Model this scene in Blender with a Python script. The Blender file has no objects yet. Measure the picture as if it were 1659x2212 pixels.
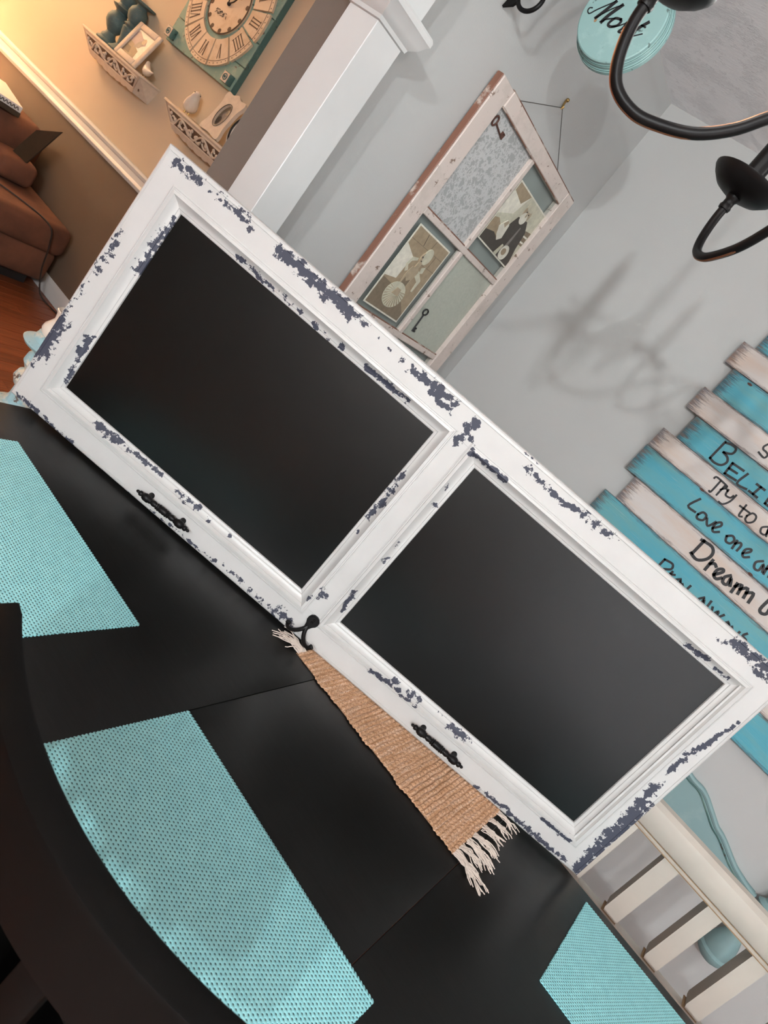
import bpy, bmesh, math, random
import numpy as np
from mathutils import Vector, Matrix

# ---------------------------------------------------------------- camera
random.seed(7)
scn = bpy.context.scene
COL = scn.collection
R = math.radians
yaw, pit, rol = R(24.14), R(16.289), R(40.262)
HC = 1.448
fw = Vector((-math.sin(yaw)*math.cos(pit), math.cos(yaw)*math.cos(pit), -math.sin(pit)))
rt = Vector((math.cos(yaw), math.sin(yaw), 0))
dn = fw.cross(rt)
cr, sr = math.cos(rol), math.sin(rol)
ix = cr*rt - sr*dn
iy = sr*rt + cr*dn
cam = bpy.data.objects.new('camera', bpy.data.cameras.new('camera'))
COL.objects.link(cam)
cam.matrix_world = Matrix(((ix.x, -iy.x, -fw.x, 0), (ix.y, -iy.y, -fw.y, 0), (ix.z, -iy.z, -fw.z, HC), (0, 0, 0, 1)))
cam.data.sensor_fit = 'VERTICAL'; cam.data.sensor_height = 36.0; cam.data.sensor_width = 27.0
cam.data.lens = 1520.9*36.0/2212.0
cam.data.clip_start = 0.02
cam.data.dof.use_dof = True; cam.data.dof.focus_distance = 1.62; cam.data.dof.aperture_fstop = 11.0
scn.camera = cam

# ---------------------------------------------------------------- world, lights, exposure
w = bpy.data.worlds.new('world'); scn.world = w; w.use_nodes = True
w.node_tree.nodes['Background'].inputs[0].default_value = (0.75, 0.85, 1.0, 1)
w.node_tree.nodes['Background'].inputs[1].default_value = 0.6
def light(name, kind, loc, energy, color, size=0.1, rot=None, size_y=None):
    d = bpy.data.lights.new(name, kind); d.energy = energy; d.color = color
    if kind == 'AREA':
        d.size = size
        if size_y: d.shape = 'RECTANGLE'; d.size_y = size_y
    else: d.shadow_soft_size = size
    o = bpy.data.objects.new(name, d); COL.objects.link(o); o.location = loc
    if rot: o.rotation_euler = rot
    return o
light('kitchen_bulb_light', 'POINT', (0.40, -2.30, 2.26), 94, (0.93, 0.975, 1.0), 0.045)
light('kitchen_bulb_light', 'POINT', (1.20, -2.30, 2.26), 94, (0.93, 0.975, 1.0), 0.045)
light('lamp_bulb_light', 'POINT', (-6.0, 1.72, 1.34), 430, (1.0, 0.65, 0.36), 0.09)
vs = scn.view_settings
vs.view_transform = 'Standard'; vs.look = 'None'; vs.gamma = 1.0; vs.use_curve_mapping = False
vs.exposure = 0.98

# ---------------------------------------------------------------- materials
def srgb(r, g, b):
    f = lambda c: (c/255/12.92) if c/255 <= 0.04045 else ((c/255+0.055)/1.055)**2.4
    return (f(r), f(g), f(b), 1)
class NT:
    def __init__(s, name):
        s.m = bpy.data.materials.new(name); s.m.use_nodes = True
        s.t = s.m.node_tree; s.b = s.t.nodes['Principled BSDF']; s.out = s.t.nodes['Material Output']
    def n(s, typ, **kw):
        nd = s.t.nodes.new(typ)
        for k, v in kw.items(): setattr(nd, k, v)
        return nd
    def l(s, a, b): s.t.links.new(a, b)
    def setin(s, nd, i, v):
        if hasattr(v, 'is_linked') or hasattr(v, 'links'): s.l(v, nd.inputs[i])
        else: nd.inputs[i].default_value = v
    def math(s, op, a, b=0.0, c=None, clamp=False):
        nd = s.n('ShaderNodeMath', operation=op, use_clamp=clamp); s.setin(nd, 0, a); s.setin(nd, 1, b)
        if c is not None: s.setin(nd, 2, c)
        return nd.outputs[0]
    def coords(s, scale=(1, 1, 1), kind='Object', rot=(0, 0, 0)):
        c = s.n('ShaderNodeTexCoord'); mp = s.n('ShaderNodeMapping')
        mp.inputs['Scale'].default_value = scale; mp.inputs['Rotation'].default_value = rot
        s.l(c.outputs[kind], mp.inputs[0]); return mp.outputs[0]
    def noise(s, vec, scale=5, detail=4, rough=0.55):
        nd = s.n('ShaderNodeTexNoise'); nd.inputs['Scale'].default_value = scale
        nd.inputs['Detail'].default_value = detail; nd.inputs['Roughness'].default_value = rough
        s.l(vec, nd.inputs['Vector']); return nd.outputs['Fac']
    def ramp(s, fac, stops):
        nd = s.n('ShaderNodeValToRGB'); e = nd.color_ramp.elements
        while len(e) < len(stops): e.new(0.5)
        for i, (p, c) in enumerate(stops):
            e[i].position = p; e[i].color = c if len(c) == 4 else (*c, 1)
        s.l(fac, nd.inputs[0]); return nd.outputs[0]
    def mix(s, fac, a, b, blend='MIX'):
        nd = s.n('ShaderNodeMix', data_type='RGBA', blend_type=blend)
        s.setin(nd, 0, fac); s.setin(nd, 6, a); s.setin(nd, 7, b); return nd.outputs[2]
    def bump(s, h, strength=0.3, dist=0.002):
        nd = s.n('ShaderNodeBump'); nd.inputs['Strength'].default_value = strength; nd.inputs['Distance'].default_value = dist
        s.l(h, nd.inputs['Height']); s.l(nd.outputs[0], s.b.inputs['Normal'])
    def col(s, c): s.setin(s.b, 'Base Color', c)
    def rough(s, r): s.setin(s.b, 'Roughness', r)
def plain(name, c, rough=0.6, var=0.08, scale=30, bump=0.0, bscale=200, metal=0.0, spec=0.5, stretch=(1, 1, 1)):
    t = NT(name); v = t.coords(stretch)
    f = t.noise(v, scale, 4)
    a = tuple(x*(1-var) for x in c[:3])+(1,); b = tuple(min(1, x*(1+var)) for x in c[:3])+(1,)
    t.col(t.ramp(f, [(0.3, a), (0.7, b)])); t.rough(rough)
    t.b.inputs['Metallic'].default_value = metal; t.b.inputs['Specular IOR Level'].default_value = spec
    if bump: t.bump(t.noise(v, bscale, 5), bump, 0.002)
    return t.m
MAT = {}
MAT['wall_grey'] = plain('wall_grey', (0.47, 0.48, 0.47, 1), 0.75, 0.02, 3, 0.15, 180)
MAT['wall_tan'] = plain('wall_tan', (0.58, 0.475, 0.345, 1), 0.8, 0.02, 3, 0.15, 180)
MAT['wall_brown'] = plain('wall_brown', (0.135, 0.092, 0.062, 1), 0.7, 0.04, 3, 0.15, 180)
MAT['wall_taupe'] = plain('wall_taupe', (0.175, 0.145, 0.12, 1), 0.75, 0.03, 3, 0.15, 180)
MAT['trim'] = plain('trim', (0.62, 0.63, 0.62, 1), 0.4, 0.02, 10)
MAT['black'] = plain('black', (0.012, 0.012, 0.012, 1), 0.45, 0.1, 40)
MAT['ink'] = plain('ink', (0.008, 0.008, 0.010, 1), 0.55, 0.1, 40)
MAT['white'] = plain('white', (0.75, 0.74, 0.70, 1), 0.5, 0.03, 20)
MAT['cream'] = plain('cream', (0.45, 0.41, 0.355, 1), 0.45, 0.05, 12, 0.05, 60)
MAT['seam'] = plain('seam', (0.30, 0.19, 0.10, 1), 0.7, 0.1, 60)
MAT['brass'] = plain('brass', (0.45, 0.30, 0.12, 1), 0.35, 0.1, 60, metal=1.0)
MAT['wire'] = plain('wire', (0.12, 0.11, 0.10, 1), 0.5, 0.1, 60, metal=0.6)
MAT['rust'] = plain('rust', (0.085, 0.035, 0.024, 1), 0.7, 0.3, 120, 0.2, 300)
MAT['shelf_cream'] = plain('shelf_cream', (0.62, 0.53, 0.43, 1), 0.6, 0.08, 40, 0.1, 150)
MAT['shelf_shade'] = plain('shelf_shade', (0.12, 0.07, 0.04, 1), 0.8, 0.1, 40)  # shade in the shelf carving, put in as a dark colour
MAT['porcelain'] = plain('porcelain', (0.74, 0.66, 0.56, 1), 0.15, 0.03, 40)
MAT['globe'] = plain('globe', (0.8, 0.78, 0.72, 1), 0.3, 0.01, 5)
MAT['chalk'] = plain('chalk', (0.0022, 0.0024, 0.0021, 1), 0.30, 0.12, 6, 0.05, 500, spec=0.33)
MAT['chair_black'] = plain('chair_black', (0.003, 0.0027, 0.0024, 1), 0.5, 0.12, 12, spec=0.10)
def ceiling_mat():
    t = NT('ceiling'); v = t.coords()
    a = t.noise(v, 9, 6, 0.7); b = t.noise(t.coords((1, 4, 1), rot=(0, 0, 0.6)), 16, 6, 0.75)
    t.col((0.92, 0.92, 0.94, 1)); t.rough(0.7)
    pat = t.math('MULTIPLY', t.ramp(a, [(0.48, (0, 0, 0)), (0.62, (1, 1, 1))]), t.ramp(t.noise(t.coords((1, 5, 1), rot=(0, 0, 0.9)), 42, 5, 0.75), [(0.45, (0, 0, 0)), (0.62, (1, 1, 1))]))
    t.bump(t.math('ADD', t.math('MULTIPLY', b, 0.35), pat), 0.55, 0.012); return t.m
MAT['ceiling'] = ceiling_mat()
def frame_mat():
    t = NT('chipped_white'); v = t.coords()
    at = t.n('ShaderNodeAttribute', attribute_name='chip')
    n1 = t.noise(t.coords((1, 1, 1)), 75, 5, 0.66); n2 = t.noise(t.coords((1, 1, 1)), 420, 3, 0.6)
    s = t.math('ADD', t.math('MULTIPLY', t.math('SUBTRACT', n1, 0.5), 3.6), t.math('MULTIPLY', t.math('SUBTRACT', n2, 0.5), 0.35))
    val = t.math('ADD', at.outputs['Fac'], s)
    on = t.math('MULTIPLY', t.math('GREATER_THAN', at.outputs['Fac'], 0.04), t.ramp(val, [(0.50, (0, 0, 0)), (0.53, (1, 1, 1))]))
    base = t.ramp(t.noise(v, 14, 4), [(0.3, (0.495, 0.49, 0.475)), (0.7, (0.53, 0.525, 0.51))])
    t.col(t.mix(on, base, (0.040, 0.044, 0.066, 1)))
    t.rough(t.math('MULTIPLY_ADD', on, 0.3, 0.38))
    t.bump(t.math('MULTIPLY', on, -1.0), 0.4, 0.0006); return t.m
MAT['frame'] = frame_mat()
def table_mat():
    t = NT('table_black'); v = t.coords()
    t.col(t.ramp(t.noise(t.coords((1, 12, 1)), 22, 5), [(0.3, (0.0040, 0.0040, 0.0036)), (0.75, (0.0075, 0.0075, 0.0068))]))
    t.rough(t.math('MULTIPLY_ADD', t.noise(v, 5, 5), 0.24, 0.24))
    t.b.inputs['Specular IOR Level'].default_value = 0.24
    t.bump(t.noise(t.coords((2, 30, 1)), 40, 3), 0.04, 0.001); return t.m
MAT['table'] = table_mat()
def mat_weave():
    t = NT('aqua_weave'); c = t.n('ShaderNodeTexCoord'); sp = t.n('ShaderNodeSeparateXYZ'); t.l(c.outputs['Object'], sp.inputs[0])
    p = 0.0058
    row = t.math('DIVIDE', sp.outputs[1], p*0.92); fr = t.math('FLOOR', row)
    off = t.math('MULTIPLY', t.math('MODULO', t.math('ABSOLUTE', fr), 2.0), 0.5)
    cx = t.math('ADD', t.math('DIVIDE', sp.outputs[0], p), off)
    fx = t.math('SUBTRACT', t.math('FRACT', cx), 0.5); fy = t.math('SUBTRACT', t.math('FRACT', row), 0.5)
    d = t.math('SQRT', t.math('ADD', t.math('POWER', t.math('MULTIPLY', fx, 0.9), 2.0), t.math('POWER', t.math('MULTIPLY', fy, 1.25), 2.0)))
    dot = t.ramp(d, [(0.17, (1, 1, 1)), (0.25, (0, 0, 0))])
    base = t.ramp(t.noise(t.coords(), 60, 3), [(0.3, (0.28, 0.65, 0.69)), (0.7, (0.33, 0.73, 0.76))])
    t.col(t.mix(dot, base, (0.012, 0.05, 0.055, 1))); t.rough(0.55)
    t.bump(t.ramp(d, [(0.12, (0, 0, 0)), (0.45, (1, 1, 1))]), 0.6, 0.0012); return t.m
MAT['weave'] = mat_weave()
def plank_mat(name, c, c2, dark):
    t = NT(name); oi = t.n('ShaderNodeObjectInfo')
    gc = t.n('ShaderNodeTexCoord'); va = t.n('ShaderNodeVectorMath', operation='ADD'); t.l(gc.outputs['Object'], va.inputs[0])
    rv = t.n('ShaderNodeCombineXYZ'); t.setin(rv, 0, t.math('MULTIPLY', oi.outputs['Random'], 9.0)); t.setin(rv, 2, t.math('MULTIPLY', oi.outputs['Random'], 5.0)); t.l(rv.outputs[0], va.inputs[1])
    def mp(sc):
        m = t.n('ShaderNodeMapping'); m.inputs['Scale'].default_value = sc; t.l(va.outputs[0], m.inputs[0]); return m.outputs[0]
    big = t.noise(mp((1.2, 1, 6)), 3.2, 4, 0.6); fine = t.noise(mp((2, 1, 30)), 12, 5, 0.7)
    base = t.mix(t.ramp(big, [(0.40, (0, 0, 0)), (0.66, (1, 1, 1))]), c, c2)
    at = t.n('ShaderNodeAttribute', attribute_name='edge')
    e = t.math('ADD', at.outputs['Fac'], t.math('MULTIPLY', t.math('SUBTRACT', fine, 0.5), 1.5))
    wear = t.ramp(e, [(0.38, (0, 0, 0)), (0.75, (1, 1, 1))])
    wc = t.ramp(t.noise(mp((3, 1, 12)), 7, 3), [(0.42, dark), (0.62, (0.115, 0.05, 0.025, 1))])
    st = t.ramp(t.noise(mp((1, 1, 40)), 9, 5, 0.7), [(0.60, (0, 0, 0)), (0.72, (1, 1, 1))])
    base = t.mix(t.math('MULTIPLY', st, 0.35), base, (0.66, 0.64, 0.60, 1))
    t.col(t.mix(t.math('MULTIPLY', wear, 0.85), base, wc)); t.rough(0.55)
    t.bump(fine, 0.35, 0.002); return t.m
MAT['plank_blue'] = plank_mat('plank_blue', (0.075, 0.36, 0.45, 1), (0.13, 0.36, 0.38, 1), (0.025, 0.055, 0.075, 1))
MAT['plank_white'] = plank_mat('plank_white', (0.60, 0.57, 0.545, 1), (0.60, 0.50, 0.43, 1), (0.06, 0.055, 0.07, 1))
def aged(name, c, c2, scale=18, lo=0.52, hi=0.62, dark=None, rough=0.6):
    t = NT(name); v = t.coords()
    f = t.ramp(t.noise(v, scale, 6, 0.65), [(lo, (0, 0, 0)), (hi, (1, 1, 1))])
    o = t.mix(f, c, c2)
    if dark: o = t.mix(t.ramp(t.noise(v, scale*2.3, 6, 0.7), [(0.605, (0, 0, 0)), (0.65, (1, 1, 1))]), o, dark)
    t.col(o); t.rough(rough); t.bump(t.noise(v, 160, 4), 0.15, 0.002); return t.m
MAT['teal_aged'] = aged('teal_aged', (0.24, 0.40, 0.39, 1), (0.29, 0.46, 0.445, 1), 12, dark=(0.08, 0.13, 0.12, 1))
MAT['teal_paint'] = aged('teal_paint', (0.225, 0.355, 0.36, 1), (0.26, 0.39, 0.39, 1), 6)
MAT['teal_dark'] = aged('teal_dark', (0.065, 0.145, 0.135, 1), (0.12, 0.21, 0.18, 1), 14, dark=(0.04, 0.035, 0.025, 1))
MAT['clock_teal'] = aged('clock_teal', (0.20, 0.34, 0.29, 1), (0.29, 0.40, 0.33, 1), 12, dark=(0.12, 0.07, 0.05, 1))
MAT['clock_face'] = aged('clock_face', (0.68, 0.55, 0.40, 1), (0.60, 0.46, 0.31, 1), 10)
MAT['clock_ink'] = plain('clock_ink', (0.10, 0.06, 0.035, 1), 0.7, 0.2, 60)
MAT['candle_blue'] = aged('candle_blue', (0.30, 0.47, 0.50, 1), (0.62, 0.58, 0.48, 1), 16, 0.48, 0.56, dark=(0.12, 0.08, 0.06, 1))
MAT['candle_teal'] = aged('candle_teal', (0.075, 0.125, 0.125, 1), (0.105, 0.165, 0.16, 1), 20, dark=(0.2, 0.15, 0.1, 1))
MAT['sash'] = aged('sash', (0.66, 0.58, 0.53, 1), (0.60, 0.53, 0.48, 1), 14, dark=(0.22, 0.15, 0.11, 1))
MAT['sash_bare'] = aged('sash_bare', (0.22, 0.10, 0.065, 1), (0.55, 0.46, 0.40, 1), 12, 0.54, 0.62)
MAT['fabric_brown'] = plain('fabric_brown', (0.135, 0.052, 0.026, 1), 0.85, 0.3, 7, 0.3, 60)
MAT['cable'] = plain('cable', (0.03, 0.02, 0.015, 1), 0.5, 0.1, 50)
MAT['tablet'] = plain('tablet', (0.055, 0.038, 0.022, 1), 0.45, 0.1, 30)
MAT['fringe'] = plain('fringe', (0.62, 0.53, 0.46, 1), 0.85, 0.12, 120)
def runner_mat():
    t = NT('jute_weave'); v = t.coords()
    a = t.noise(t.coords((60, 3, 1)), 4, 4); b = t.noise(v, 400, 3, 0.6)
    c = t.ramp(a, [(0.32, (0.46, 0.25, 0.125)), (0.5, (0.58, 0.36, 0.22)), (0.68, (0.66, 0.48, 0.36))])
    t.col(t.mix(t.ramp(b, [(0.35, (1, 1, 1)), (0.6, (0, 0, 0))]), c, (0.30, 0.15, 0.07, 1))); t.rough(0.9)
    t.bump(b, 0.5, 0.001); return t.m
MAT['runner'] = runner_mat()
def wood_mat(name, a, b, rough=0.35):
    t = NT(name); oi = t.n('ShaderNodeObjectInfo')
    gc = t.n('ShaderNodeTexCoord'); va = t.n('ShaderNodeVectorMath', operation='ADD'); t.l(gc.outputs['Object'], va.inputs[0])
    rv = t.n('ShaderNodeCombineXYZ'); t.setin(rv, 1, t.math('MULTIPLY', oi.outputs['Random'], 37.0)); t.l(rv.outputs[0], va.inputs[1])
    m = t.n('ShaderNodeMapping'); m.inputs['Scale'].default_value = (34, 1.6, 1); t.l(va.outputs[0], m.inputs[0])
    f = t.noise(m.outputs[0], 3, 6, 0.65)
    c = t.ramp(f, [(0.28, a), (0.72, b)])
    hv = t.n('ShaderNodeHueSaturation'); t.l(c, hv.inputs['Color']); t.setin(hv, 'Value', t.math('MULTIPLY_ADD', oi.outputs['Random'], 0.35, 0.82))
    t.col(hv.outputs[0]); t.rough(rough); t.bump(f, 0.1, 0.001); return t.m
MAT['floor_wood'] = wood_mat('floor_wood', (0.085, 0.022, 0.008, 1), (0.30, 0.085, 0.028, 1))
def metal_black():
    t = NT('oil_rubbed_black'); v = t.coords(); g = t.n('ShaderNodeNewGeometry')
    t.col((0.0065, 0.006, 0.006, 1)); t.rough(0.40); t.b.inputs['Specular IOR Level'].default_value = 0.16
    t.bump(t.noise(v, 300, 3), 0.1, 0.001); return t.m
MAT['iron'] = metal_black()
MAT['copper'] = plain('copper', (0.42, 0.20, 0.11, 1), 0.35, 0.2, 60, metal=0.9)
def glass_mat(name, tint, gl=0.10, trans=0.9, rough=0.05):
    t = NT(name); t.t.nodes.remove(t.b)
    tr = t.n('ShaderNodeBsdfTransparent'); tr.inputs[0].default_value = tint
    go = t.n('ShaderNodeBsdfGlossy'); go.inputs['Roughness'].default_value = rough
    mx = t.n('ShaderNodeMixShader'); mx.inputs[0].default_value = gl
    t.l(tr.outputs[0], mx.inputs[1]); t.l(go.outputs[0], mx.inputs[2]); t.l(mx.outputs[0], t.out.inputs[0]); return t.m
MAT['glass'] = glass_mat('glass', (0.90, 0.93, 0.92, 1), 0.05)
def lace_mat():
    t = NT('lace_glass'); v = t.coords()
    a = t.math('ABSOLUTE', t.math('SUBTRACT', t.noise(v, 40, 3, 0.6), 0.5)); b = t.math('ABSOLUTE', t.math('SUBTRACT', t.noise(t.coords((1, 1, 1), rot=(0.5, 0.4, 0.3)), 27, 4, 0.6), 0.5))
    f = t.math('ADD', t.ramp(a, [(0.018, (1, 1, 1)), (0.045, (0, 0, 0))]), t.ramp(b, [(0.02, (1, 1, 1)), (0.05, (0, 0, 0))]), clamp=True)
    t.col(t.mix(f, (0.36, 0.375, 0.37, 1), (0.53, 0.545, 0.54, 1))); t.rough(0.35); return t.m
MAT['lace'] = lace_mat()
MAT['frosted'] = plain('frosted', (0.45, 0.48, 0.41, 1), 0.25, 0.05, 90, 0.3, 90)
for nm, c in dict(ph_white=(0.72, 0.70, 0.60), ph_pale=(0.55, 0.54, 0.42), ph_tan=(0.34, 0.265, 0.17), ph_mid=(0.20, 0.155, 0.10), ph_dark=(0.055, 0.045, 0.036), ph_skin=(0.42, 0.34, 0.23), ph_lilac=(0.30, 0.24, 0.26), ph_grey=(0.20, 0.18, 0.165)).items():
    MAT[nm] = plain(nm, (*c, 1), 0.35, 0.12, 60)
def emis(name, c, s):
    t = NT(name); t.b.inputs['Emission Color'].default_value = c; t.b.inputs['Emission Strength'].default_value = s; t.col((0.8, 0.8, 0.8, 1)); return t.m
MAT['sky_pane'] = emis('sky_pane', (0.87, 0.94, 1.0, 1), 1.25)
MAT['bulb'] = emis('bulb', (1.0, 0.97, 0.94, 1), 56.0)
MAT['lamp_shade'] = emis('lamp_shade', (1.0, 0.7, 0.38, 1), 1.6)

# ---------------------------------------------------------------- mesh helpers
class MB:
    def __init__(s): s.v = []; s.f = []; s.at = None
    def add(s, vs, fs):
        o = len(s.v); s.v += [tuple(p) for p in vs]; s.f += [tuple(i+o for i in f) for f in fs]; return s
    def box(s, x0, x1, y0, y1, z0, z1, bev=0.0, seg=2):
        if bev <= 0:
            return s.add([(x0,y0,z0),(x1,y0,z0),(x1,y1,z0),(x0,y1,z0),(x0,y0,z1),(x1,y0,z1),(x1,y1,z1),(x0,y1,z1)],
                [(0,3,2,1),(4,5,6,7),(0,1,5,4),(1,2,6,5),(2,3,7,6),(3,0,4,7)])
        b = bmesh.new(); bmesh.ops.create_cube(b, size=1.0)
        for v in b.verts: v.co = ((x0+x1)/2+v.co.x*(x1-x0), (y0+y1)/2+v.co.y*(y1-y0), (z0+z1)/2+v.co.z*(z1-z0))
        bmesh.ops.bevel(b, geom=b.edges[:], offset=bev, segments=seg, affect='EDGES', profile=0.5)
        b.verts.ensure_lookup_table(); b.verts.index_update()
        s.add([v.co[:] for v in b.verts], [[v.index for v in f.verts] for f in b.faces]); b.free(); return s
    def prism(s, poly, h0, h1, fn=lambda a, b, c: (a, b, c)):
        n = len(poly)
        vs = [fn(a, b, h0) for a, b in poly]+[fn(a, b, h1) for a, b in poly]
        fs = [tuple(range(n))[::-1], tuple(range(n, 2*n))]+[(i, (i+1) % n, n+(i+1) % n, n+i) for i in range(n)]
        return s.add(vs, fs)
    def lathe(s, prof, n=28, M=None, cap=True):
        M = M or Matrix.Identity(4); vs = []; fs = []
        for r, z in prof:
            for i in range(n):
                a = 2*math.pi*i/n; vs.append(M @ Vector((r*math.cos(a), r*math.sin(a), z)))
        for j in range(len(prof)-1):
            for i in range(n):
                k = (i+1) % n; fs.append((j*n+i, j*n+k, (j+1)*n+k, (j+1)*n+i))
        if cap:
            fs.append(tuple(range(n))[::-1]); fs.append(tuple(range((len(prof)-1)*n, len(prof)*n)))
        return s.add(vs, fs)
    def tube(s, pts, rad, n=10, closed=False, cap=True):
        P = [Vector(p) for p in pts]; m = len(P); vs = []; fs = []
        rr = rad if isinstance(rad, (list, tuple)) else [rad]*m
        t0 = (P[1]-P[0]).normalized(); up = Vector((0, 0, 1)) if abs(t0.z) < 0.9 else Vector((1, 0, 0))
        nx = t0.cross(up).normalized()
        for i in range(m):
            if closed: t = P[(i+1) % m]-P[i-1]
            else: t = P[min(i+1, m-1)]-P[max(i-1, 0)]
            t.normalize(); nx = (nx-t*nx.dot(t)).normalized(); ny = t.cross(nx)
            for k in range(n):
                a = 2*math.pi*k/n; vs.append(P[i]+(nx*math.cos(a)+ny*math.sin(a))*rr[i])
        for i in range(m if closed else m-1):
            j = (i+1) % m
            for k in range(n):
                l = (k+1) % n; fs.append((i*n+k, i*n+l, j*n+l, j*n+k))
        if cap and not closed: fs.append(tuple(range(n))[::-1]); fs.append(tuple(range((m-1)*n, m*n)))
        return s.add(vs, fs)
    def sphere(s, c, r, n=16, m=10, sc=(1, 1, 1)):
        prof = [(max(1e-5, r*math.sin(math.pi*j/m)), -r*math.cos(math.pi*j/m)) for j in range(m+1)]
        return s.lathe(prof, n, Matrix.Translation(c) @ Matrix.Diagonal((*sc, 1)))
    def stroke(s, pts, hw, fn, c0, c1):
        P = spline(pts, 4) if len(pts) > 2 else [Vector(p) for p in pts]
        n = len(P); Lp = []; Rp = []
        for i in range(n):
            t = (P[min(i+1, n-1)]-P[max(i-1, 0)]); t = t.normalized() if t.length > 1e-9 else Vector((1, 0))
            q = Vector((-t.y, t.x))*hw
            e = -t*hw*0.8 if i == 0 else (t*hw*0.8 if i == n-1 else Vector((0, 0)))
            Lp.append(P[i]+q+e); Rp.append(P[i]-q+e)
        for i in range(n-1): s.prism([Lp[i], Rp[i], Rp[i+1], Lp[i+1]], c0, c1, fn)
        return s
    def build(s, name, mat, parent=None, smooth=40, M=None):
        me = bpy.data.meshes.new(name); me.from_pydata(s.v, [], s.f); me.update()
        bm = bmesh.new(); bm.from_mesh(me); bmesh.ops.recalc_face_normals(bm, faces=bm.faces); bm.to_mesh(me); bm.free()
        if smooth:
            me.shade_smooth(); me.set_sharp_from_angle(angle=R(smooth))
        if s.at:
            for k, vals in s.at.items():
                a = me.attributes.new(k, 'FLOAT', 'POINT'); a.data.foreach_set('value', vals)
        me.materials.append(MAT[mat])
        o = bpy.data.objects.new(name, me); COL.objects.link(o)
        if M is not None: o.matrix_world = M
        if parent: o.parent = parent
        return o
def spline(pts, sub=6):
    P = [Vector(p) for p in pts]; out = []
    for i in range(len(P)-1):
        p0, p1, p2, p3 = P[max(i-1, 0)], P[i], P[i+1], P[min(i+2, len(P)-1)]
        for k in range(sub):
            t = k/sub
            out.append(0.5*((2*p1)+(p2-p0)*t+(2*p0-5*p1+4*p2-p3)*t*t+(3*p1-p0-3*p2+p3)*t**3))
    out.append(P[-1]); return out
def tag(o, label, cat, group=None, kind=None):
    if label: o['label'] = label
    if cat: o['category'] = cat
    if group: o['group'] = group
    if kind: o['kind'] = kind
    return o
def thing(name, label, cat, M=None, group=None):
    o = bpy.data.objects.new(name, None); COL.objects.link(o); o.empty_display_size = 0.05
    if M is not None: o.matrix_world = M
    return tag(o, label, cat, group)
def struct(o, label=None): o['kind'] = 'structure'; 
def frameM(O, ex, ey, ez):
    return Matrix(((ex[0], ey[0], ez[0], O[0]), (ex[1], ey[1], ez[1], O[1]), (ex[2], ey[2], ez[2], O[2]), (0, 0, 0, 1)))
def T(x, y, z, rz=0, s=1): return Matrix.Translation((x, y, z)) @ Matrix.Rotation(rz, 4, 'Z') @ Matrix.Scale(s, 4)
def ell(cx, cy, rx, ry, n=20, a0=0, a1=2*math.pi):
    return [(cx+rx*math.cos(a0+(a1-a0)*i/n), cy+ry*math.sin(a0+(a1-a0)*i/n)) for i in range(n if abs(a1-a0-2*math.pi) < 1e-6 else n+1)]

# ---------------------------------------------------------------- the setting
def sbox(name, mat, *a, parent=None, **k):
    o = MB().box(*a, **k).build(name, mat, parent)
    if not parent: o['kind'] = 'structure'
    return o
YW, XW, CH = 2.573, -1.327, 2.44
floor = sbox('floor', 'floor_wood', -6.6, 2.6, -2.8, 2.6, -0.06, -0.012)
px = -4.25; k = 0
random.seed(3)
while px < -1.75:                                     # boards of the living room floor, as far as they show
    ys = [0.35, 0.35+random.uniform(0.6, 1.9), 2.555]
    for a, b in zip(ys, ys[1:]):
        MB().box(px+0.0008, px+0.0822, a+0.0006, b-0.0006, -0.012, 0.0, 0.0012, 1).build('floor_board', 'floor_wood', floor, 0)
    px += 0.083
sbox('ceiling', 'ceiling', -6.6, 2.6, -2.8, 2.7, CH, CH+0.05)
sbox('wall_back', 'wall_grey', XW-0.01, 2.6, YW, YW+0.1, -0.012, CH)
sbox('wall_partition', 'wall_grey', -1.545, XW, 1.286, YW, -0.012, CH)
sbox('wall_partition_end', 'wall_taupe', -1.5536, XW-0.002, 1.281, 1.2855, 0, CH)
wl = sbox('wall_living', 'wall_tan', -6.6, -1.545, YW, YW+0.1, 0.86, CH)
sbox('wall_living_lower', 'wall_brown', -6.6, -1.545, YW-0.004, YW+0.1, -0.012, 0.86)
sbox('wall_right', 'wall_grey', 2.6, 2.7, -2.8, 2.6, -0.012, CH)
sbox('wall_front', 'wall_taupe', -6.6, 2.6, -2.9, -2.8, -0.012, CH)
sbox('wall_left', 'wall_tan', -6.7, -6.6, -2.8, 2.6, -0.012, CH)
def rail_x(name, prof, x0, x1, y, parent=None):      # moulding run along X on the living-room wall, prof = (out, z)
    n = len(prof); m = MB()
    m.add([(x0, y-o, z) for o, z in prof]+[(x1, y-o, z) for o, z in prof],
          [(i, (i+1) % n, n+(i+1) % n, n+i) for i in range(n)]+[tuple(range(n))[::-1], tuple(range(n, 2*n))])
    o = m.build(name, 'trim', parent, 30)
    if not parent: o['kind'] = 'structure'
    return o
rail_x('trim_1', [(0, .824), (.014, .824), (.018, .832), (.022, .842), (.018, .852), (.012, .858), (.010, .884), (.016, .890), (.020, .905), (.016, .916), (0, .918)], -6.6, -1.556, YW-.004)
rail_x('baseboard_left', [(0, 0.0), (.014, 0.0), (.014, .066), (.010, .078), (.006, .090), (0, .096)], -6.6, -1.556, YW-.004)
rail_x('baseboard_back', [(0, 0.0), (.014, 0.0), (.014, .066), (.010, .078), (.006, .090), (0, .096)], XW, 2.6, YW)
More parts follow.
